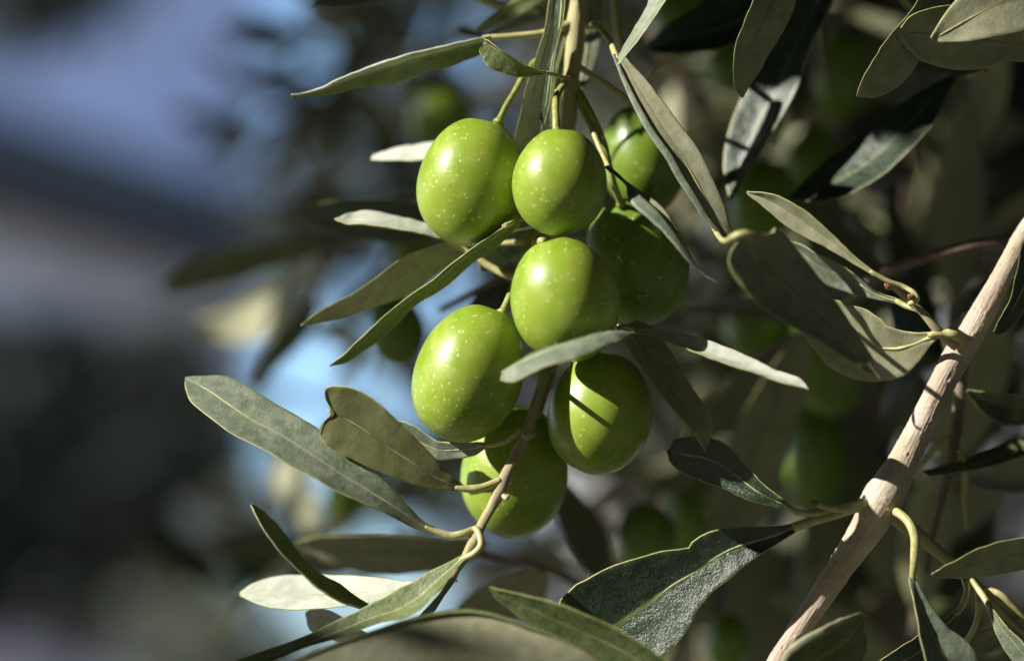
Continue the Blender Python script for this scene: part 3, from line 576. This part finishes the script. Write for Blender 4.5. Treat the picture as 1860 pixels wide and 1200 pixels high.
leaf(bt, [(900, 500), (860, 540), (830, 600), (800, 680)], [(940, 520), (910, 580), (870, 640), (803, 682)], (60, 60, 70), vis='dark', hid='under', **kw)
leaf(bt, [(830, 256), (785, 262), (720, 271), (675, 284)], [(830, 280), (780, 292), (740, 294), (676, 290)], (26, 26, 28), tilt=-6, vis='pale', hid='under', stalk=[(825, 268, 26, 5), (900, 300, 30, 6), (1000, 420, 55, 7), (1055, 478, 60, 8)], **kw)
bt = blurtwig([(1100, 1080, 60, 9), (980, 1030, 55, 8), (860, 1000, 48, 7)], 'blurred twig with a level taupe leaf behind the lower fork')
leaf(bt, [(880, 985), (800, 974), (700, 965), (620, 968), (535, 985)], [(880, 1005), (800, 1030), (700, 1038), (600, 1022), (536, 990)], (48, 44, 50), tilt=12, vis='under', hid='dark', **kw)
leaf(bt, [(1080, 1060), (1040, 1000), (1010, 930), (1030, 870)], [(1100, 1060), (1090, 990), (1070, 920), (1033, 872)], (60, 80, 90), tilt=12, vis='under', hid='dark', **kw)
leaf(bt, [(980, 1030), (920, 1040), (860, 1080), (820, 1130)], [(985, 1042), (960, 1090), (900, 1130), (823, 1133)], (60, 70, 80), tilt=12, vis='under', hid='dark', **kw)
bt = blurtwig([(980, 20, 30, 9), (900, 10, 30, 9), (820, -30, 34, 8), (740, -80, 40, 8)], 'blurred twig with pale leaves at the top edge, left of the main stem', 'stalk')
leaf(bt, [(985, 8), (940, 25), (900, 52), (870, 60), (838, 48)], [(985, 30), (950, 50), (905, 66), (860, 68), (839, 55)], (34, 34, 40), tilt=-8, vis='pale', hid='dark', **kw)
leaf(bt, [(990, -20), (940, 0), (890, 30), (862, 55)], [(1000, -10), (960, 20), (910, 42), (864, 58)], (24, 24, 26), vis='green', hid='under', **kw)
leaf(bt, [(760, -60), (700, -25), (640, -8), (565, 5)], [(765, -40), (720, -5), (650, 15), (567, 12)], (40, 40, 44), tilt=-8, vis='pale', hid='under', **kw)
bt = blurtwig([(700, 420, 170, 12), (600, 480, 160, 10), (560, 560, 170, 9), (480, 700, 190, 7)], 'blurred twig with an olive brown leaf, left of the cluster', 'twig')
leaf(bt, [(600, 430), (520, 432), (440, 440), (370, 460), (318, 500), (300, 530)], [(600, 450), (540, 470), (460, 490), (400, 510), (350, 525), (303, 533)], (160, 160, 170), tilt=16, vis='green', hid='under', **kw)
leaf(bt, [(570, 540), (530, 560), (490, 620), (466, 700)], [(580, 560), (560, 600), (520, 650), (468, 703)], (170, 170, 180), tilt=14, vis='green', hid='under', **kw)
leaf(bt, [(580, 470), (500, 540), (430, 560), (350, 580)], [(590, 490), (520, 590), (440, 610), (352, 590)], (190, 220, 240), tilt=-14, vis='under', hid='dark', **kw)
bt = blurtwig([(720, 900, 200, 12), (600, 960, 200, 11), (500, 1040, 210, 10), (400, 1150, 230, 9)], 'blurred yellow green twig at the lower left', 'stalk')
leaf(bt, [(430, 1060), (380, 1020), (310, 970), (255, 962)], [(420, 1090), (350, 1060), (290, 1010), (256, 968)], (260, 260, 270), tilt=-14, vis='under', hid='dark', **kw)
leaf(bt, [(560, 960), (520, 900), (500, 850), (520, 800)], [(590, 950), (570, 890), (560, 840), (523, 803)], (200, 210, 220), tilt=-10, vis='under', hid='dark', **kw)
leaf(bt, [(500, 1040), (450, 1000), (410, 1010), (370, 1080)], [(510, 1060), (480, 1060), (430, 1090), (372, 1083)], (220, 220, 230), tilt=-10, vis='green', hid='under', **kw)
leaf(bt, [(600, 700), (620, 660), (610, 620), (560, 610)], [(610, 700), (660, 650), (650, 600), (562, 606)], (220, 220, 230), tilt=-10, vis='pale', hid='under', **kw)

# ---------- blurred olives
G2 = 'blurred olives behind the cluster'
for (x, y, rx, ry, rot, mm, st, lb) in [
    (1173, 972, 56, 60, 4, 85, (60, -60), 'blurred small olive just above the glossy dark leaf'),
    (800, 212, 58, 60, 10, 190, (30, -150), 'blurred olive at upper left, behind the long dark leaf'),
    (722, 600, 52, 66, -6, 100, (40, -160), 'blurred dark olive between the narrow green leaf and the left of the cluster'),
    (745, 445, 40, 40, 0, 150, (30, -120), 'blurred olive sliver under the white sunlit leaf'),
    (1505, 650, 72, 105, -5, 105, (-10, -200), 'blurred large olive left of the thick branch, upper one of two'),
    (1485, 830, 62, 92, 0, 140, (10, -240), 'blurred large olive left of the thick branch, lower one of two'),
    (1372, 590, 58, 66, 0, 120, (20, -140), 'blurred olive behind the sunlit narrow leaf'),
    (1385, 365, 62, 80, 8, 110, (20, -170), 'blurred olive between the dark hanging leaves'),
    (1530, 135, 52, 84, 4, 120, (10, -180), 'blurred olive at upper right, beside the long dark leaf'),
    (1245, 30, 62, 74, 0, 95, (10, -160), 'blurred olive at the top edge, right of the silver leaf tip'),
    (1325, 120, 42, 48, 0, 130, (20, -120), 'blurred olive peeping out behind the lone taupe leaf'),
    (1475, 290, 46, 62, 10, 140, (20, -150), 'blurred olive above the dark slanting leaf'),
    (1322, 1165, 40, 50, 0, 90, (20, -130), 'blurred pale olive at the bottom edge, left of the branch foot'),
    (1250, 940, 40, 56, 0, 140, (-20, -120), 'blurred olive behind the small one above the glossy leaf'),
    (625, 905, 34, 40, 0, 160, (30, -120), 'blurred olive low down, behind the long silvery leaf')
    ]:
    olive(x, y, rx, ry, rot, mm, lb, [(x + rx * .1, y - ry * .97, mm, 6), (x + st[0] * .5, y - ry + st[1] * .4, mm + 4, 5), (x + st[0], y - ry + st[1], mm + 16, 6)], 'olive_shaded', group=G2, seg=28)

# ---------- leafy twigs filling the tree behind
def proto_twig(k):
    rr = random.Random(100 + k); L = rr.uniform(.13, .17)
    e = bpy.data.objects.new('olive_twig', None); COL.objects.link(e); e['_o'] = [0., 0., 0.]
    bend = rr.uniform(-.03, .03); bend2 = rr.uniform(-.03, .03)
    ax = lambda s: np.array((bend * s * s, bend2 * s * s, L * s))
    P = [tuple(ax(s)) for s in np.linspace(0, 1, 7)]
    V, F, UV = tube_geo(P, np.linspace(.0017, .0007, 7), 8, n=16)
    mesh_obj('stem', V, F, [M['twigbrown']], e, uv=UV)
    s, ph = .10, rr.uniform(0, 3)
    while s < 1.0:
        for q in (0, math.pi):
            a = ph + q + rr.uniform(-.3, .3); el = R(rr.uniform(28, 62))
            b = ax(s); d = np.array((math.cos(a) * math.cos(el), math.sin(a) * math.cos(el), math.sin(el)))
            side = np.cross(d, (0, 0, 1)); side /= np.linalg.norm(side)
            nrm = np.cross(side, d); tw_ = rr.uniform(-.7, .7); side = side * math.cos(tw_) + nrm * math.sin(tw_); nrm = np.cross(side, d)
            ln = rr.uniform(.040, .060) * (1 - .25 * s); wd = rr.uniform(.0050, .0075); droop = rr.uniform(-.25, .35)
            t = np.linspace(0, 1, 15)
            c = b + d * (.004 + ln * t)[:, None] - nrm * (droop * ln * t * t)[:, None]
            w = wd * np.power(np.sin(np.pi * np.power(t, .85)), .8); w[0] = w[-1] = .0003
            V, F, fm, UV, rc, n = blade_geo(c - side * w[:, None], c + side * w[:, None], nrm if nrm[2] > 0 else -nrm, rr.uniform(0, .25), rr.uniform(0, .2), 0, .0004, 15, 7, 1., rr.random() * 30)
            mesh_obj('leaf', V, F, [M[rr.choice(['dark', 'dark', 'dusty', 'green'])], M['under'], M['rim']], e, fmat=fm, uv=UV)
        s += .017 / L * rr.uniform(.8, 1.3); ph += math.pi / 2
    return e
protos = [proto_twig(k) for k in range(4)]
used = [False] * 4
def place_twig(k, px, py, mm, ang, dep, roll, sc, label, group='leafy twigs inside the tree behind'):
    """the twig starts at the pixel and grows in the direction ang (degrees, picture plane), leaning dep (rad) away"""
    p = protos[k] if not used[k] else copy_tree(protos[k]); used[k] = True
    z = (RGT * math.cos(R(ang)) + UPV * math.sin(R(ang))) * math.cos(dep) + FWD * math.sin(dep); z.normalize()
    x = z.cross(FWD).normalized(); y = z.cross(x)
    m = Matrix((x, y, z)).transposed() @ Matrix.Rotation(roll, 3, 'Z')
    p.rotation_euler = m.to_euler(); p.location = at(px, py, mm); p.scale = (sc, sc, sc)
    tag(p, label, 'olive twig', group)
TW = [  # px, py, mm, angle, lean, label
    (960, -120, 600, -140, .2, 'very blurred leafy twig across the sky gap at the top'),
    (1010, 150, 560, 178, .2, 'very blurred leafy twig across the sky gap behind the upper left olive'),
    (960, 330, 640, 165, .2, 'very blurred leafy twig across the sky gap left of the cluster'),
    (1000, 760, 560, 200, .2, 'very blurred leafy twig across the sky gap behind the bitten leaf'),
    (1250, -160, 330, -160, .3, 'blurred leafy twig at top, left of the main stem'),
    (1380, 420, 330, 185, .3, 'blurred leafy twig behind the dark leaves left of the cluster'),
    (1400, 1050, 300, 176, .3, 'blurred leafy twig behind the lower fork'),
    (1500, 120, 300, -150, .3, 'shaded leafy twig behind the round blurred olive at top right'),
    (1500, 880, 300, 170, .3, 'shaded leafy twig behind the lowest olive of the cluster'),
    (1180, 40, 180, -60, .3, 'shaded leafy twig behind the silver leaf tip'),
    (1420, -80, 150, -80, .1, 'shaded leafy twig hanging behind the lone taupe leaf'),
    (1640, -60, 220, -110, .1, 'shaded leafy twig between the two long dark leaves'),
    (1900, 60, 150, -150, .2, 'shaded leafy twig in the upper right corner, behind the sharp leaves'),
    (1990, 250, 220, 172, .1, 'shaded leafy twig right of the dark slanting leaf'),
    (1500, 200, 260, -60, .0, 'shaded leafy twig behind the dark slanting leaf'),
    (1300, 250, 230, -70, .2, 'shaded leafy twig behind the broad taupe leaf'),
    (1200, 520, 200, -45, .2, 'shaded leafy twig behind the sunlit narrow leaf'),
    (1500, 480, 260, -100, .1, 'shaded leafy twig behind the two large blurred olives'),
    (1700, 560, 150, -120, .3, 'shaded leafy twig just left of the thick branch'),
    (1150, 720, 280, -50, .1, 'shaded leafy twig behind the small dark blunt leaf'),
    (1400, 1250, 170, 70, .2, 'shaded leafy twig rising behind the glossy dark leaf'),
    (1640, 1260, 110, 75, .2, 'shaded leafy twig rising behind the fork of the branch'),
    (1690, 1330, 160, 105, .2, 'shaded leafy twig rising near the lower right corner'),
    (1100, 900, 260, -20, .1, 'shaded leafy twig behind the small blurred olive'),
    (1560, 1000, 260, -70, .1, 'shaded leafy twig behind the foot of the branch'),
]
for i, (x, y, mm, an, dp, lb) in enumerate(TW):
    place_twig(i % 4, x, y, mm, an, dp, random.uniform(0, 6), random.uniform(.85, 1.1), lb)

# ---------- trees farther back
def cloud_leaves(V, F, c, rad, n, ln, wd, rr, flat=1.):
    c = np.array(c)
    for _ in range(n):
        d = rr.normal(size=3); d /= np.linalg.norm(d); p = c + d * rad * rr.uniform(.15, 1) ** .5 * np.array((1, 1, flat))
        a = rr.normal(size=3); a[2] *= .6; a /= np.linalg.norm(a); b = np.cross(a, rr.normal(size=3)); b /= np.linalg.norm(b) + 1e-9
        l_, w_ = ln * rr.uniform(.7, 1.2), wd * rr.uniform(.7, 1.2); nn = np.cross(a, b); k = len(V)
        V += [tuple(p), tuple(p + a * l_ * .5 + b * w_ + nn * w_ * .5), tuple(p + a * l_), tuple(p + a * l_ * .5 - b * w_ + nn * w_ * .5)]
        F += [(k, k + 1, k + 2), (k, k + 2, k + 3)]
def foliage_mat(name, a, b, rough=.5):
    t = NT(name); o = t.coord(); n = t.noise(o, 9, 3); g = t.node('ShaderNodeNewGeometry').outputs['Random Per Island']
    t.set(Base_Color=t.mix(t.math('ADD', t.math('MULTIPLY', n, .3), t.math('MULTIPLY', g, .7)), a, b), Roughness=rough); return t.m
M['fol_olive'] = foliage_mat('olive_foliage', (.022, .030, .014), (.13, .135, .085))
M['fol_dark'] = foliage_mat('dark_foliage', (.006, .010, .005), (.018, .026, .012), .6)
def tree(name, label, base, height, clumps, mat, ln, wd, seed, group=None, nper=260, trunkr=.07, extra=()):
    rr = np.random.default_rng(seed)
    e = empty(name, base, label, 'tree', group); base = np.array(base)
    top = base + np.array((0, 0, height))
    V, F, UV = tube_geo([tuple(base + (0, 0, -.05)), tuple(base + (.03, .02, height * .35)), tuple(base + (-.04, .03, height * .7)), tuple(top)], [trunkr * 1.3, trunkr, trunkr * .7, trunkr * .3], 14, knob=.15)
    UV = list(UV); V = list(V); F = list(F)
    for (c, r_) in clumps[::4]:
        st = base + np.array((0, 0, height * rr.uniform(.45, .8))); v, f, u = tube_geo([tuple(st), tuple((st + c) / 2 + rr.normal(size=3) * .05), tuple(c)], [trunkr * .28, trunkr * .15, .004], 8)
        k = len(V); V += v; UV += u; F += [tuple(i + k for i in g) for g in f]
    mesh_obj('trunk', V, F, [M['twigbrown']], e, uv=UV)
    V, F = [], []
    for (c, r_) in clumps: cloud_leaves(V, F, c, r_, nper, ln, wd, rr, .85)
    for p, a in extra:  # added unseen leaves that only block light, merged into the crown
        a = np.array(a); p = np.array(p); b = np.cross(a, rr.normal(size=3)); b /= np.linalg.norm(b); nn = np.cross(a, b) / np.linalg.norm(a); k = len(V); l_ = ln * rr.uniform(.8, 1.2); w_ = wd * np.linalg.norm(a)
        V += [tuple(p), tuple(p + a * l_ * .5 + b * w_ + nn * w_ * .5), tuple(p + a * l_), tuple(p + a * l_ * .5 - b * w_ + nn * w_ * .5)]
        F += [(k, k + 1, k + 2), (k, k + 2, k + 3)]
    mesh_obj('crown', V, F, [M[mat]], e, smooth=False)
    return e
def clumps_px(specs, mm0):
    return [(np.array(at(x, y, mm)), r_) for x, y, mm, r_ in specs]
rc_ = random.Random(5)
sp = []
GAPS = [(1800, 660, 90), (1790, 920, 150), (1860, 980, 130), (1010, 930, 70), (1740, 780, 60)]
while len(sp) < 230:
    x = rc_.uniform(900, 2300); y = rc_.uniform(-350, 1500); mm = rc_.uniform(1500, 2700); r_ = rc_.uniform(.07, .13)
    rp = r_ / (S * (1 + mm * .001 / D))
    if x - rp < 800 or any(math.hypot(x - a, y - b) < rp + c * .55 for a, b, c in GAPS): continue
    sp.append((x, y, mm, r_))
c0 = at(1330, 600, 2100)
def pix(p):
    q = Vector(p) - CAMPOS; f = q.dot(FWD); f = f if abs(f) > 1e-6 else 1e-6
    return 930 + q.dot(RGT) / f * D / S, 600 - q.dot(UPV) / f * D / S, (f - D) * 1000, f
def lit_zone(px, py):
    if px > 1110 and 900 < py < 1000: return False
    if 300 < px < 1205 and 180 < py < 1260: return True
    if 500 < px < 1205 and 0 < py <= 180: return px < 930
    if 1150 < px < 1540 and 570 < py < 740: return True
    if 1240 < px < 1420 and 1000 < py < 1110: return True
    if 400 < py < 1260: # along the thick branch
        bx = 1770 - (py - 600) * (390 / 600)
        if bx - 115 < px < bx + 95: return True
    if 1640 < px < 1950 and 900 < py < 1120: return True
    if 90 < py < 530 and -50 < px - (1100 + (py - 90) * .52) < 110: return True
    if 1105 < px < 1225 and -20 < py <= 130: return True
    if 1640 < px < 1900 and -40 < py < 110: return True
    if 1450 < px < 1660 and 470 < py < 560: return True
    return False
SPOTS = [(1380, 700, 70, 70), (1290, 780, 90, 60), (1250, 440, 120, 60), (1790, 400, 220, 90), (1700, 330, 200, 50), (1830, 650, 200, 90), (1560, 730, 200, 50), (1040, 900, 200, 80), (1000, 1050, 150, 80),
         (1290, 205, 150, 30), (1500, 300, 34, 60), (1360, 250, 30, 50), (1480, 660, 105, 40), (1560, 1100, 120, 50), (1700, 1000, 150, 60), (1130, 1120, 160, 60), (1500, 420, 200, 110), (1650, 560, 230, 90), (1280, 640, 220, 90), (1420, 930, 220, 90), (1150, 330, 250, 80), (1600, 260, 260, 90), (1820, 250, 170, 80), (1240, 100, 220, 90), (1750, 760, 200, 60), (1620, 760, 260, 60), (900, 1000, 250, 90), (1600, 60, 200, 60), (1700, 1180, 130, 60),
         (1500, 500, 600, 160), (1200, 200, 700, 160), (1750, 300, 900, 200), (1300, 900, 800, 160), (1640, 880, 600, 120), (1770, 1080, 0, 110), (1700, 1120, 0, 60), (1600, 150, 1700, 300), (1300, 350, 1800, 300), (1750, 520, 1600, 300), (1450, 800, 1800, 260), (1150, 1080, 1700, 260), (1800, 200, 1900, 260), (1050, 150, 1700, 200), (1350, 1100, 1600, 240), (1640, 640, 1700, 260)]
SPOTW = [(at(a, b, c), (r_ * .7 + 40) * S * (1 + c * .001 / D)) for a, b, c, r_ in SPOTS]
def shades_lit(p):
    for mm in (-15, 5, 25):
        q = Vector(p); den = SUN.dot(FWD); s_ = (q - at(930, 600, mm)).dot(FWD) / den
        if s_ <= 0: continue
        x, y, _, _ = pix(q - SUN * s_)
        if lit_zone(x, y): return True
    s_ = (Vector(p) - at(930, 600, -34)).dot(FWD) / den
    if s_ > 0:
        x, y, _, _ = pix(Vector(p) - SUN * s_)
        if 420 < x < 1330 and 1040 < y < 1290: return True
    q = Vector(p)
    for c_, r_ in SPOTW:      # gaps left in the added leaves to let a shaft of sun through
        rel = q - c_; al = rel.dot(SUN)
        if al > 0 and (rel - SUN * al).length < r_: return True
    q = Vector(p); s_ = (q - at(930, 600, 230)).dot(FWD) / den
    if s_ > 0:
        x, y, _, _ = pix(q - SUN * s_)
        if 250 < x < 780 and 560 < y < 1200 or 560 < x < 760 and 0 < y < 300: return True
    return False
shade_leaves = []; rs_ = np.random.default_rng(21)  # unseen leaves added outside the frame to block sun and sky
for n_ in range(9000):
    if n_ % 2: T_ = at(rs_.uniform(1130, 2000), rs_.uniform(-100, 1250), rs_.uniform(-25, 300)); tt = rs_.uniform(.12, .6)
    else: T_ = at(rs_.uniform(560, 2100), rs_.uniform(-300, 1400), rs_.uniform(300, 2600)); tt = rs_.uniform(.3, 2.6)
    p = T_ + SUN * tt; a = Vector(rs_.normal(size=3)); a.z *= .5; a.normalize(); e_ = p + a * .05
    ok = True
    for q in (p, (p + e_) / 2, e_):
        x, y, mm, f = pix(q)
        if f < .05: ok = False; break
        if -150 < x < 2010 and -90 < y < 1300: ok = False; break
        if f < D * .9 and -600 < x < 2400 and -500 < y: ok = False; break
        if y > 0: ok = False; break
        if shades_lit(q): ok = False; break
    if ok: shade_leaves.append((p, a))
for n_ in range(160000):  # added dome of loose leaves above and behind the camera, cuts sky fill
    d_ = Vector(rs_.normal(size=3)); d_.normalize()
    if d_.z < -.15: continue
    p = at(930, 600, 0) + d_ * rs_.uniform(.8, 2.2)
    x, y, mm, f = pix(p)
    if f > 0 and -700 < x < 2300 and -350 < y < 1700: continue
    if f > D and x < 1300 and y > -250: continue            # open towards the building and the sky at the left
    a = Vector(rs_.normal(size=3)); a.z *= .5; a.normalize()
    if shades_lit(p) or shades_lit(p + a * .05) or shades_lit(p + a * .09): continue
    shade_leaves.append((p, a * 1.7))
SHAFTS = [(1800, 540, 2, 32), (1775, 580, 2, 30), (1830, 480, 5, 28), (1850, 430, 8, 26), (1740, 640, 1, 30), (1800, 60, -10, 20), (1840, 45, -10, 16), (1740, 50, -10, 12), (1440, 1110, 0, 36), (1400, 1180, 0, 36), (1600, 540, 2, 30), (1560, 510, 5, 24),
          (1700, 1150, -12, 36), (1150, 60, -2, 24), (1180, 10, -2, 24), (1505, 620, 105, 14), (1580, 480, -5, 12), (1480, 330, 32, 36), (1830, 1000, -10, 30), (1520, 1130, -14, 30), (1700, 690, 0, 40), (1340, 40, 0, 14), (1600, 130, 0, 14), (1330, 110, 0, 10)]
cp_ = np.array([tuple(p) for p, a in shade_leaves]); ca_ = np.array([tuple(a) for p, a in shade_leaves]); sn_ = np.array(SUN); keep = np.ones(len(cp_), bool)
for (x, y, mm, r_) in SHAFTS:
    c_ = np.array(at(x, y, mm)); rr_ = r_ * S + .007 * np.linalg.norm(ca_, axis=1)
    for f_ in np.linspace(0, 1.15, 8):
        rel = cp_ + ca_ * (.055 * f_) - c_; al = rel @ sn_
        keep &= ~((al > 0) & (np.linalg.norm(rel - al[:, None] * sn_, axis=1) < rr_))
shade_leaves = [c for c, k_ in zip(shade_leaves, keep) if k_]
print('CAN', len(shade_leaves))
tree('olive_tree', 'far olive tree that fills the right half behind the twigs, out of focus, with added unseen shade leaves', (c0.x, c0.y, 0), 2.4, clumps_px(sp, 0), 'fol_olive', .055, .0065, 3, nper=170, extra=shade_leaves)
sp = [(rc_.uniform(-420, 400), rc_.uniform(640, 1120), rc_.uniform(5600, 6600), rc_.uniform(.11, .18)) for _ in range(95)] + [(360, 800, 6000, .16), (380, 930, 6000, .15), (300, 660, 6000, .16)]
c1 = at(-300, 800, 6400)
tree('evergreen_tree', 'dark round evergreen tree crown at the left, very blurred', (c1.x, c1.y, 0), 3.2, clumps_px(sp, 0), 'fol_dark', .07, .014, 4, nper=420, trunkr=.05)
sp = [(100, 20, 3200, .06), (40, -30, 3200, .10), (-60, 0, 3200, .12), (170, -60, 3300, .09)]
c2 = at(-1500, -200, 3300)
tree('olive_tree', 'small bit of blurred foliage in the upper left corner, before the blue wall', (c2.x, c2.y, 0), 3.0, clumps_px(sp, 0), 'fol_olive', .05, .008, 9, nper=200)
sp = [(rc_.uniform(330, 620), rc_.uniform(1120, 1300), rc_.uniform(3000, 3600), rc_.uniform(.07, .13)) for _ in range(10)] + [(470, 960, 3200, .07), (575, 300, 2600, .035), (560, 390, 2600, .05), (680, 60, 2600, .045), (540, 500, 2800, .05), (650, 440, 2600, .04), (700, 200, 2400, .05), (730, 340, 2400, .06), (745, 640, 2400, .05), (760, 860, 2400, .05)]
c3 = at(1150, 1300, 2900)
tree('olive_tree', 'blurred olive foliage between the dark tree and the cluster', (c3.x, c3.y, 0), 2.6, clumps_px(sp, 0), 'fol_olive', .05, .008, 12, nper=110, trunkr=.03)

# ---------- buildings
def wall_mat(name, col, rough=.8):
    t = NT(name); o = t.coord(); n = t.noise(o, 3, 5); f = t.noise(o, 60, 4)
    c2_ = tuple(c * .82 for c in col)
    t.set(Base_Color=t.mix(t.ramp(n, .3, .7), c2_, col), Roughness=rough); t.link(t.bump(f, .3, .004), t.p.inputs['Normal']); return t.m
M['w_blue'] = wall_mat('painted_wall_blue', (.62, .60, .80)); M['w_grey'] = wall_mat('rendered_wall_grey', (.62, .55, .60))
M['w_slab'] = wall_mat('canopy_slab', (.05, .05, .055)); M['w_white'] = wall_mat('white_wall', (.80, .79, .77)); M['glass'] = plain('window_glass', (.02, .03, .04), (.03, .04, .05), .1, 2)
def obox(name, o3, u, v, s0, s1, t0, t1, z0, z1, mat, parent=None):
    c = [np.array((o3[0] + u[0] * s + v[0] * t, o3[1] + u[1] * s + v[1] * t, z)) for z in (z0, z1) for s, t in ((s0, t0), (s1, t0), (s1, t1), (s0, t1))]
    F = [(0, 1, 2, 3), (4, 7, 6, 5), (0, 4, 5, 1), (1, 5, 6, 2), (2, 6, 7, 3), (3, 7, 4, 0)]
    return mesh_obj(name, c, F, [M[mat]], parent, smooth=False)
P1 = at(0, 262, 7456); ze = P1.z
lo, hi = 7000, 12000
for _ in range(40):
    m_ = (lo + hi) / 2
    if at(500, 412, m_).z < ze: lo = m_
    else: hi = m_
P2 = at(500, 412, lo); u = Vector((P2.x - P1.x, P2.y - P1.y)); u.normalize(); v = Vector((-u.y, u.x))
bl = empty('apartment_building', (P1.x, P1.y, 0), 'pale building with a dark ledge and blue upper wall, very blurred at upper left', 'building')
zb = ze - .21
obox('ledge', P1, u, v, -3, 1.3, -.25, .3, zb, ze, 'w_slab', bl)
obox('upper_wall', P1, u, v, -3, 1.15, 0.02, 6, ze + .002, ze + 4.2, 'w_blue', bl)
obox('lower_wall', P1, u, v, -3, 1.15, .02, 6, 0, zb - .002, 'w_grey', bl)
obox('roof', P1, u, v, -3.3, 1.45, -.3, 6.3, ze + 4.203, ze + 4.5, 'w_slab', bl)
c4 = at(1500, 700, 5000)
wh = empty('white_house', (c4.x, c4.y, 0), 'sunlit white house wall glimpsed as bright spots behind the tree at right', 'building')
uu, vv = Vector((1, .12)).normalized(), Vector((-.12, 1)).normalized()
obox('wall', c4, uu, vv, -.3, 4, 0, 5, 0, at(1500, 300, 5000).z, 'w_white', wh)
obox('roof', c4, uu, vv, -.5, 4.3, -.12, 5.3, at(1500, 300, 5000).z + .003, at(1500, 240, 5000).z, 'w_slab', wh)
# ---------- ground
t = NT('dry_grass_ground'); o_ = t.coord(); t.set(Base_Color=t.mix(t.ramp(t.noise(o_, .8, 6), .35, .65), (.045, .045, .02), (.085, .075, .04)), Roughness=.95)
M['ground'] = t.m
g_ = mesh_obj('ground', [(-600, -200, 0), (600, -200, 0), (600, 1500, 0), (-600, 1500, 0)], [(0, 1, 2, 3)], [M['ground']], None, smooth=False)
g_['kind'] = 'structure'
for o in bpy.data.objects:
    if '_o' in o: del o['_o']
